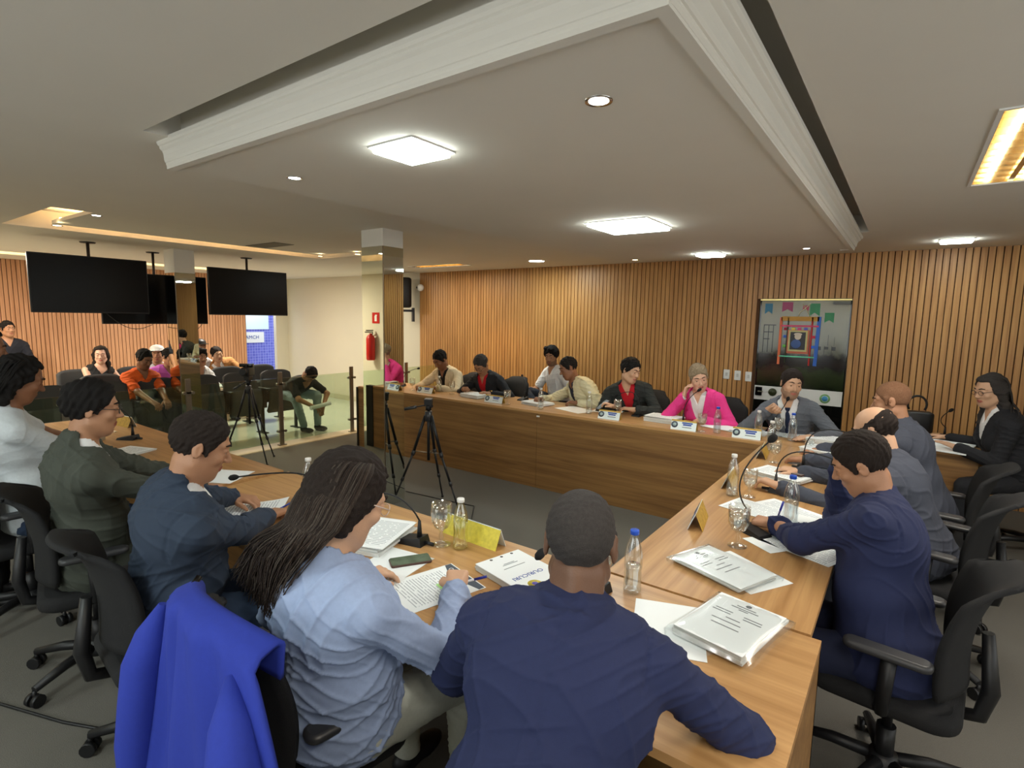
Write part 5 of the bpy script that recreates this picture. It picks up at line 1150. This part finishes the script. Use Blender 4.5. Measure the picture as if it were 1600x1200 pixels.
# small desk things
ZD = .76
r = empty('handbag', (.12, 6.10, ZD), R(10), 'black handbag with ring handle on the small desk', 'bag')
MB().rbox((0, 0, .10), (.13, .07, .10), .05).build('bag_body', BLACK, r); MB().tube([(.07*math.cos(a), 0, .26+.08*math.sin(a)) for a in np.linspace(-.6, math.pi+.6, 14)], .010, 7).build('handle', BLACK, r)
mic(.33, 5.95, (.34, 5.85, 1.02), 'gooseneck microphone on the small desk by the slatted wall', bdir=0, z=ZD, cable=False, via=(.25, 5.95, .92))
r = empty('laptop', (.27, 5.86, ZD), R(5), 'flat dark laptop edge on the small desk', 'laptop'); MB().rbox((0, 0, .010), (.16, .11, .009), .012).build('base', DARKP, r); MB().rbox((0, .0, .022), (.16, .11, .003), .012).build('lid', BLACK, r)
r = empty('open_folder', (.33, 5.52, ZD), R(78), 'open white folder of papers under the hand of the person in black blazer', 'folder')
MB().box((-.11, 0, .006), (.105, .15, .005)).build('left_pages', PAPER, r); MB().box((.11, 0, .008), (.105, .15, .007), rot=Matrix.Rotation(R(-4), 3, 'Y')).build('right_pages', PAPER, r)
# ------------------------------------------------------------------ people
NAVY = cloth('navy_suit', srgb(26, 32, 58)); NAVY2 = cloth('navy_bright', srgb(28, 36, 72)); GREEN = cloth('green_suit', srgb(62, 66, 58)); BLUEG = cloth('blue_grey_suit', srgb(40, 52, 70)); LBLUE = cloth('light_blue_shirt', srgb(148, 164, 196))
GREY = cloth('grey_suit', srgb(92, 96, 104)); DGREY = cloth('dark_grey_suit', srgb(64, 68, 80)); BLK = cloth('black_blazer', srgb(26, 27, 32)); BLKG = cloth('black_green_jacket', srgb(38, 42, 40)); BEI = cloth('beige_jacket', srgb(206, 190, 158)); BEI2 = cloth('cream_jacket', srgb(212, 204, 168))
PINK = cloth('pink_blazer', srgb(222, 56, 134)); WHT = cloth('white_shirt', srgb(226, 226, 226)); WPOLO = cloth('white_polo', srgb(196, 202, 206)); REDC = cloth('red_shirt', srgb(186, 20, 34)); BLKS = cloth('black_shirt', srgb(24, 20, 20)); DBLU = cloth('dark_blue_shirt', srgb(44, 52, 74)); OR = cloth('orange_polo', srgb(226, 96, 30)); VIO = cloth('violet_shirt', srgb(196, 100, 196)); TAN = cloth('tan_jacket', srgb(186, 132, 78)); NVT = cloth('navy_tie', srgb(30, 40, 70)); JEAN = cloth('blue_jeans', srgb(142, 158, 162)); DJEAN = cloth('dark_jeans', srgb(44, 60, 84)); BEP = cloth('pale_trousers', srgb(186, 188, 174)); BT_ = cloth('black_tshirt', srgb(24, 24, 26)); GUARD = cloth('guard_navy', srgb(18, 20, 32)); PATT = mat('patterned_blouse', srgb(150, 150, 152), .8, noise=.6, nscale=70)
# near row
P_C = person('person in navy suit seen from behind, leaning on the near table, close cropped greying hair', (-.598, 1.12, 1.193), (-22, 12, 0), -18, neck_off=(.012, -.045, -.128), sc=1.06, hip=(-.50, .72, .60), L=(-.84, 1.28, .83), Rt=(-.46, 1.34, .84), hint=(V3(-.7, -.5, -.8), V3(1.2, -.3, -.4)), skin='deep', hair='buzz', hc='saltpepper', nape=True, col=NAVY2, h=.005, wd=1.2, b=1.25, wr=.0036, shirt=WHT, legs=NAVY, torso=.6)
P_W = person('person in light blue shirt with long dark hair, writing at the near table', (-1.20, .90, 1.235), (8, 28, 0), -2, sc=1.05, hip=(-1.26, .90, .60), L=(-1.46, 1.13, .83), Rt=(-1.13, 1.26, .845), hint=(V3(-.7, -.4, -.7), V3(.9, -.3, -1.0)), pose=('relax', 'pen'), skin='light', hair='scalp', hc='dark', top='blouse', col=LBLUE, h=.005, wd=1.0, b=1.32, fem=True, wr=.005, legs=BEP, glasses=mat('clear_frames', srgb(220, 200, 190), .2), legw=1.12)
P_B = person('person in blue grey suit with short dark hair, signing a page', (-2.07, .91, 1.245), (26, 22, 0), 8, hip=(-2.22, .84, .60), L=(-2.60, 1.31, .83), Rt=(-2.24, 1.27, .84), hint=(V3(-.5, -.2, -1), V3(.8, -.5, -.9)), pose=('relax', 'pen'), hdirs=((.75, .5, -.1), (-.45, .85, -.1)), skin='tan', hair='short', hc='dark', col=BLUEG, h=.005, wd=1.08, b=1.25, wr=.0045, shirt=WHT, legs=DJEAN)
P_G = person('person in dark green suit with glasses and thick black hair', (-2.90, .83, 1.30), (20, 8, 0), 10, hip=(-3.02, .82, .60), L=(-3.15, 1.30, .84), Rt=(-2.85, 1.28, .84), hint=(V3(-.5, -.2, -1), V3(.5, -.6, -.9)), skin='tan', hair='thick', hc='black', col=GREEN, h=.006, wd=1.04, b=1.1, wr=.0045, shirt=WHT, glasses=BLACK, legs=GREEN)
P_P = person('person in white polo shirt with long dark hair, reading at the far left', (-3.80, .78, 1.36), (6, 22, 0), 5, hip=(-3.90, .80, .60), L=(-4.30, 1.22, .85), Rt=(-3.86, 1.18, .85), skin='brown', hair='longback', hc='black', top='polo', col=WPOLO, h=.006, wd=1.0, b=1.15, fem=True, legs=DJEAN, wr=.002)
P_S = person('person standing at the left edge in patterned blouse and black trousers', (-4.26, .73, 1.50), (10, 10, 0), 20, L=(-4.45, .85, .85), Rt=(-4.10, .90, .88), skin='brown', hair='longback', hc='black', top='blouse', col=PATT, h=.008, stand=True, fem=True, hip=(-4.26, .68, .86), legs=cloth('black_trousers', srgb(18, 18, 20)))
# side table
P_R = person('person in navy suit with red collar, hand on forehead, at the side table', (-.105, 2.48, 1.195), (-90, 28, 6), -84, hip=(.04, 2.32, .56), Rt=(-.20, 2.80, 1.10), L=(-.40, 2.58, .845), hint=(V3(-.6, -1.0, -.8), V3(-.4, .6, -1.4)), pose=('pen', 'relax'), hdirs=((-.9, .15, -.05), (.1, -.35, .9)), palm=((.0, .2, -1), (.9, -.3, 0)), skin='tan', hair='short', hc='dark', col=NAVY2, shirt=REDC, h=.005, wd=1.12, b=1.22, wr=.0045, legs=NAVY)
P_BD = person('person with bald crown in dark grey suit, between two suited neighbours at the side table', (-.10, 3.42, 1.18), (-80, 25, 0), -80, hip=(.12, 3.40, .60), L=(-.50, 3.22, .84), Rt=(-.46, 3.62, .84), skin='light', hair='balding', hc='dark', col=DGREY, shirt=WHT, h=.006, wd=1.05, b=1.2, wr=.004, legs=DGREY)
P_GR = person('person with thinning brown hair in grey suit, last at the side table', (-.05, 4.18, 1.25), (-88, 12, 0), -82, hip=(.15, 4.15, .60), L=(-.48, 3.98, .84), Rt=(-.44, 4.35, .84), skin='tan', hair='buzz', hc='thin', col=DGREY, shirt=WHT, h=.006, wd=1.12, b=1.3, wr=.004, legs=DGREY)
P_WR = person('person in black blazer and white blouse with glasses, beside the slatted wall', (.535, 5.42, 1.25), (-128, 12, 0), -105, hip=(.80, 5.55, .60), L=(.38, 5.36, .80), Rt=(.34, 5.80, .80), pose=('flat', 'flat'), skin='light', hair='long', hc='darkgrey', col=BLK, top='suit', shirt=WHT, h=.0065, wd=1.0, b=1.35, fem=True, glasses=BLACK, wr=.004, legs=BLK)
# long bench
P_PR = person('person in grey suit and dark tie speaking into a microphone at the bench corner', (-.755, 5.02, 1.225), (152, 8, 4), 176, hip=(-.74, 5.30, .62), Rt=(-.90, 4.90, 1.00), L=(-.55, 4.84, .835), hint=(V3(1.0, .3, -.6), V3(-1.0, .2, -1.0)), pose=('flat', 'grip'), hdirs=((-.6, -.7, 0), (.7, -.3, .5)), palm=((0, 0, -1), (.4, -.9, -.2)), skin='light', hair='short', hc='dark', col=GREY, shirt=WHT, tie=NVT, h=.0055, wd=1.05, b=1.0, beard='full', wr=.003, legs=GREY)
P_PK = person('person in bright pink blazer resting her cheek on one hand', (-1.535, 5.06, 1.215), (150, 18, -12), 178, hip=(-1.50, 5.42, .60), Rt=(-1.645, 5.00, 1.04), L=(-1.42, 4.98, .835), hint=(V3(1.0, .2, -.9), V3(-.8, -.3, -1.3)), pose=('relax', 'relax'), hdirs=((-.9, -.2, 0), (.22, .10, 1)), palm=((0, 0, -1), (1, .2, 0)), skin='fair', hair='slick', hc='blondgrey', col=PINK, shirt=WHT, top='suit', collar=False, h=.0055, wd=.98, b=1.15, fem=True, wr=.003)
P_RC = person('person in black jacket over red shirt, holding a phone at the bench', (-2.22, 5.08, 1.225), (108, 14, 6), 150, hip=(-2.32, 5.44, .60), L=(-2.12, 4.96, .86), Rt=(-2.30, 4.92, .87), hint=(V3(1.0, .2, -.7), V3(-1, .2, -.7)), pose=('relax', 'phone'), hdirs=((-.8, -.3, .1), (-.5, -.4, .3)), skin='light', hair='thick', hc='black', col=BLKG, shirt=REDC, h=.006, wd=1.1, b=1.25, wr=.004)
P_BL = person('person in cream jacket over dark blue shirt, leaning sideways at the bench', (-2.99, 5.18, 1.19), (-140, 22, -10), 205, hip=(-2.62, 5.46, .60), L=(-2.80, 5.08, .84), Rt=(-3.22, 5.0, .85), hint=(V3(1.0, .2, -.7), V3(-1, .2, -.7)), skin='brown', hair='short', hc='black', col=BEI2, shirt=DBLU, collar=False, h=.006, wd=1.1, b=1.3, wr=.005)
P_WB = person('person in white shirt sitting behind the bench by the slatted wall', (-3.80, 6.12, 1.235), (170, 14, 0), 200, hip=(-3.75, 6.32, .60), L=(-3.55, 5.95, .75), Rt=(-4.08, 5.92, .80), skin='tan', hair='wavy', hc='black', top='polo', col=WHT, h=.0065, beard='full', legs=cloth('dark_trousers', srgb(34, 38, 48)), knee=((-3.6, 5.95, .52), (-4.12, 5.95, .78)), feet=((-3.6, 5.9, .09), (-3.75, 5.8, .55)))
P_RS = person('person in dark jacket over red shirt writing at the bench, with glasses', (-4.18, 5.12, 1.155), (172, 42, 0), 180, hip=(-4.15, 5.48, .60), L=(-3.92, 4.98, .84), Rt=(-4.34, 4.98, .85), hint=(V3(1.0, .2, -.7), V3(-1, .2, -.7)), pose=('relax', 'pen'), skin='tan', hair='short', hc='saltpepper', col=BLK, shirt=REDC, collar=False, h=.006, wd=1.15, b=1.25, glasses=BLACK, wr=.004)
P_BJ = person('person in beige jacket over black shirt, leftmost at the bench', (-4.86, 5.12, 1.175), (185, 35, 0), 180, hip=(-4.85, 5.48, .60), L=(-4.72, 4.90, .84), Rt=(-4.98, 4.86, .84), hint=(V3(1.0, .2, -.6), V3(-1, .2, -.6)), skin='brown', hair='short', hc='black', col=BEI, shirt=BLKS, collar=False, h=.006, wd=1.1, b=1.2, wr=.004)
# audience
person('person in orange polo shirt in the front row of the audience', (-7.60, 2.74, 1.14), (75, 25, 0), 85, hip=(-7.76, 2.70, .58), L=(-7.24, 2.82, .66), Rt=(-7.22, 2.66, .66), skin='brown', hair='short', hc='black', top='polo', col=OR, h=.007, b=1.15)
person('person in violet shirt in the second row of the audience', (-8.28, 3.30, 1.10), (80, 10, 0), 90, hip=(-8.42, 3.2, .58), L=(-7.9, 3.4, .66), Rt=(-7.9, 3.1, .66), skin='tan', hair='short', hc='black', top='tshirt', col=VIO, h=.009)
person('person in white shirt with moustache in the second row of the audience', (-8.28, 3.70, 1.07), (85, 0, 0), 88, hip=(-8.42, 3.66, .56), L=(-7.9, 3.8, .64), Rt=(-7.9, 3.55, .64), skin='tan', hair='wavy', hc='black', top='blouse', col=WHT, h=.008, beard='moustache')
person('person in dark cap and white shirt in the rear row', (-9.05, 4.05, 1.17), (85, 0, 0), 88, hip=(-9.2, 4.02, .6), L=(-8.7, 4.2, .7), Rt=(-8.7, 3.85, .7), skin='tan', hair='short', hc='black', top='tshirt', col=WHT, h=.009)
person('person in tan jacket and tie leaning in the rear row', (-8.95, 4.26, 1.06), (95, 8, -14), 90, hip=(-9.2, 4.55, .58), L=(-8.6, 4.72, .68), Rt=(-8.6, 4.2, .68), skin='light', hair='short', hc='dark', top='suit', col=TAN, shirt=WHT, tie=cloth('brown_tie', srgb(120, 50, 40)), h=.008, wd=1.1)
person('person with long dark hair in sleeveless black top in the rear row', (-9.2, 2.78, 1.10), (110, 5, 0), 95, hip=(-9.32, 2.72, .56), L=(-8.85, 2.95, .72), Rt=(-8.85, 2.7, .7), skin='fair', hair='long', hc='dark', top='tank', col=BT_, collar=False, h=.008, fem=True)
person('person in white cap in the rear row, left of the mirror pillar', (-8.95, 3.40, 1.10), (120, 5, 0), 90, hip=(-9.1, 3.35, .58), skin='tan', hair='short', hc='black', top='tshirt', col=WHT, h=.009)
P_LN = person('person in black t-shirt and jeans bending forward at the end of the front row', (-6.98, 4.62, .86), (80, 72, 0), 82, hip=(-7.45, 4.55, .58), torso=.55, L=(-6.88, 4.76, .38), Rt=(-6.86, 4.60, .40), hint=(V3(0, .6, .2), V3(0, -.6, .2)), skin='tan', hair='short', hc='black', top='tshirt', col=BT_, legs=JEAN, h=.007, wd=1.1, knee=((-7.05, 4.78, .53), (-7.05, 4.42, .53)), feet=((-7.08, 4.80, .09), (-7.10, 4.58, .09)))
person('person in dark guard uniform standing by the pale slatted wall', (-10.3, 2.04, 1.44), (75, 0, 0), 90, stand=True, hip=(-10.35, 2.04, .82), sc=.93, L=(-10.1, 2.25, .8), Rt=(-10.1, 1.85, .8), skin='tan', hair='short', hc='black', top='polo', col=GUARD, h=.009)
# things worn or held, and strands of hair
def cap(P, m, lab):
    pass
def strands(P, n, tips, spread, m, seed=1, rr=.0042):
    rs = random.Random(seed); O = Vector(P['O']); mb = MB()
    for i in range(n):
        a = rs.uniform(-1.15, 1.35); lat = rs.uniform(.1, 1.0)
        # start at the crown parting, run over the skull, fall to the tips
        hx = math.sin(a); p0 = Vector(P['q3'](.012*hx, .03-.09*lat*0-.02, .127)); p1 = Vector(P['q3'](.094*hx, -.02-.085*math.cos(a)*lat, .085)); p2 = Vector(P['q3'](.106*hx, -.03-.095*math.cos(a)*.9, .0)); p3 = Vector(P['q3'](.10*hx, -.05-.075*math.cos(a), -.09))
        k = rs.random(); tp = Vector(tips[0])*(1-k)+Vector(tips[1])*k+Vector((rs.uniform(-1, 1)*spread, rs.uniform(-1, 1)*spread, rs.uniform(-1, 1)*spread)); mid = (p3+tp)/2+Vector((rs.uniform(-.02, .02), -.02, rs.uniform(0, .03)))
        ctrl = [p0, p1, p2, p3, mid, tp]; pts = []
        for j in range(len(ctrl)-1):
            A, B, C_, D = ctrl[max(j-1, 0)], ctrl[j], ctrl[j+1], ctrl[min(j+2, len(ctrl)-1)]
            for q in range(4):
                t_ = q/4; pts.append(.5*((2*B)+(C_-A)*t_+(2*A-5*B+4*C_-D)*t_**2+(3*B-A-3*C_+D)*t_**3)-O)
        pts.append(tp-O); L_ = len(pts); mb.tube(pts, [rr*(1-.65*(q/L_)**2) for q in range(L_)], 5, cap=False, mi=(rs.choice((0, 0, 1, 2)) if isinstance(m, list) else 0))
    return mb.build('hair_strands', m, P['root'], fix=False)
STR = [HAIR['dark'], hairmat('brown_grey', srgb(72, 64, 57)), hairmat('warm_brown', srgb(54, 43, 36))]
strands(P_W, 950, ((-1.52, .76, .99), (-1.27, .72, .97)), .024, STR, 2, .0023)
strands(P_WR, 60, ((.72, 5.42, 1.05), (.66, 5.3, 1.0)), .03, HAIR['darkgrey'], 3)
strands(P_P, 60, ((-4.0, .62, 1.12), (-3.9, .6, 1.1)), .03, HAIR['black'], 4)
# phone in the hand of the person with red collar
r = empty('smartphone', (-2.40, 4.86, .89), R(-30), 'black phone held by the person with red collar', 'phone'); MB().rbox((0, 0, 0), (.036, .075, .005), .01, rot=Matrix.Rotation(R(35), 3, 'X')).build('phone_case', BLACK, r)
# caps
for lab, c, f_, m_ in (('dark cap on the head of a rear row person', (-9.05, 4.05, 1.17), 85, BLACK), ('white cap on a rear row head left of the mirror pillar', (-8.95, 3.40, 1.10), 120, WHITEP)):
    r = empty('baseball_cap', (c[0], c[1], c[2]+.06), -R(f_), lab, 'cap'); MB().lathe([(.092, 0), (.092, .03), (.075, .06), (.04, .08), (.001, .085)], n=18).build('crown', m_, r); MB().prism([(-.07, .06), (.07, .06), (.06, .15), (0, .17), (-.06, .15)], .0, .008).build('brim', m_, r)
# rolled paper held by the bending person
tag(MB().tube([(-6.80, 4.50, .40), (-6.82, 4.84, .43)], .03, 10).build('rolled_paper', PAPER), 'rolled white papers in the hands of the bending person in black t-shirt', 'paper')
# wrist watch and jewellery of the person in red shirt
MB().lathe([(.036, -.008), (.040, 0), (.036, .008), (.034, 0), (.036, -.008)], n=16, rot=Matrix.Rotation(R(90), 3, 'X')).build('gold_bracelet', mat('gold', srgb(210, 170, 70), .25, metal=1), P_RS['root'], loc=Vector(P_RS['arms'][0][3])-Vector(P_RS['O']), fix=False)
# ------------------------------------------------------------------ chairs in use
place_chair(-.53, .76, -18, 'grey backed swivel chair under the near person in navy')
place_chair(-1.40, .885, 9, 'black swivel chair of the person in light blue, with a blue blazer over its back')
place_chair(-2.27, .84, 6, 'black swivel chair under the person in blue grey suit')
place_chair(-3.08, .84, 14, 'black swivel chair under the person in green suit')
place_chair(-3.95, .78, 5, 'black swivel chair at the far left under the white polo person')
place_chair(.06, 2.35, -84, 'black swivel chair at the right with curved back, under the right person in navy')
place_chair(.20, 3.42, -80, 'black swivel chair under the bald person at the side table')
place_chair(.24, 4.12, -86, 'black swivel chair under the thinning haired person in grey')
place_chair(.92, 5.60, -105, 'black swivel chair of the person in black blazer by the wall')
for x, y, lab in ((-.74, 5.42, 'person in grey suit at the bench corner'), (-1.45, 5.50, 'pink blazer person'), (-2.25, 5.52, 'person with red collar'), (-2.62, 5.55, 'leaning person in cream jacket'), (-3.78, 6.34, 'person in white shirt by the wall'), (-4.12, 5.55, 'person in red shirt'), (-4.85, 5.56, 'leftmost person in beige jacket')):
    place_chair(x, y, 180, 'black swivel chair behind the bench under the '+lab)
# ------------------------------------------------------------------ blue blazer on the chair back
BLAZ = cloth('cobalt_blazer', srgb(32, 50, 148))
def blazer():
    r = empty('blazer', (-1.33, .55, .62), 0, 'cobalt blue blazer draped over the back of the nearest swivel chair', 'jacket')
    th = R(5); f_ = Vector((math.sin(th), math.cos(th), 0)); s_ = Vector((math.cos(th), -math.sin(th), 0)); C0 = Vector((-1.325, .885, 0))
    def drape(u, v):
        # v 0: hem behind, .5: over the top edge, 1: inside front
        L_ = v*1.02; fold = .016*math.sin(u*9+1.3*math.sin(v*5))+.010*math.sin(u*19+2)
        top_ = 1.015-.04*abs(u)**2.2+.012*u
        if v < .72:
            k = v/.72; z = .36+(top_-.36)*k; out = .384-.030*k+fold*(1-.75*k)*1.4+.06*(1-k)**2*abs(u); wd_ = (.270 if u > 0 else .246)+(.36*(1-k)**.85 if u > 0 else .07*(1-k)**1.3)
        else:
            k = (v-.72)/.28; a = k*math.pi*.62; z = top_+.014*math.sin(min(a*1.6, math.pi))-.15*max(0, k-.35)**1.2; out = .345-.062*min(1, k*2.2)-.0*k; wd_ = (.270 if u > 0 else .246)-.03*k
        p = C0-f_*(out-.07*u*u*.8)+s_*(u*wd_)+Vector((0, 0, z)); return p-Vector((-1.33, .55, .62))
    grid_shell(MB(), drape, 44, 44, .012).build('back_panel', BLAZ, r)
    for q in (-1, 1):
        b = [C0-f_*.33+s_*q*.22+Vector((0, 0, .95)), C0-f_*.378+s_*(q*.225+(.11 if q > 0 else 0))+Vector((0, 0, .80)), C0-f_*.405+s_*(q*.235+(.20 if q > 0 else 0))+Vector((0, 0, .58)), C0-f_*.41+s_*(q*.235+(.25 if q > 0 else 0))+Vector((0, 0, .40))]
        pts = [p-Vector((-1.33, .55, .62)) for p in b]; MB().tube([pts[0], (pts[0]+pts[1])/2, pts[1], (pts[1]+pts[2])/2, pts[2], (pts[2]+pts[3])/2, pts[3]], [.012, .046, .056, .056, .054, .050, .046], 16).build('sleeve', BLAZ, r)
    return r
blazer()
# shoulder bag strap of the person in light blue
r = empty('shoulder_bag', (-1.5, .40, .50), 0, 'black shoulder bag hanging by its strap beside the person in light blue', 'bag')
MB().tube([Vector(p)-Vector((-1.5, .40, .5)) for p in ((-1.55, .66, 1.0), (-1.53, .62, .98), (-1.50, .60, .90), (-1.46, .585, .76), (-1.42, .58, .66))], .010, 6).build('strap', BLACKG, r)
MB().rbox((.12, .20, .10), (.08, .03, .07), .03).build('bag_body', BLACK, r)
print('script time', time.time()-T0)
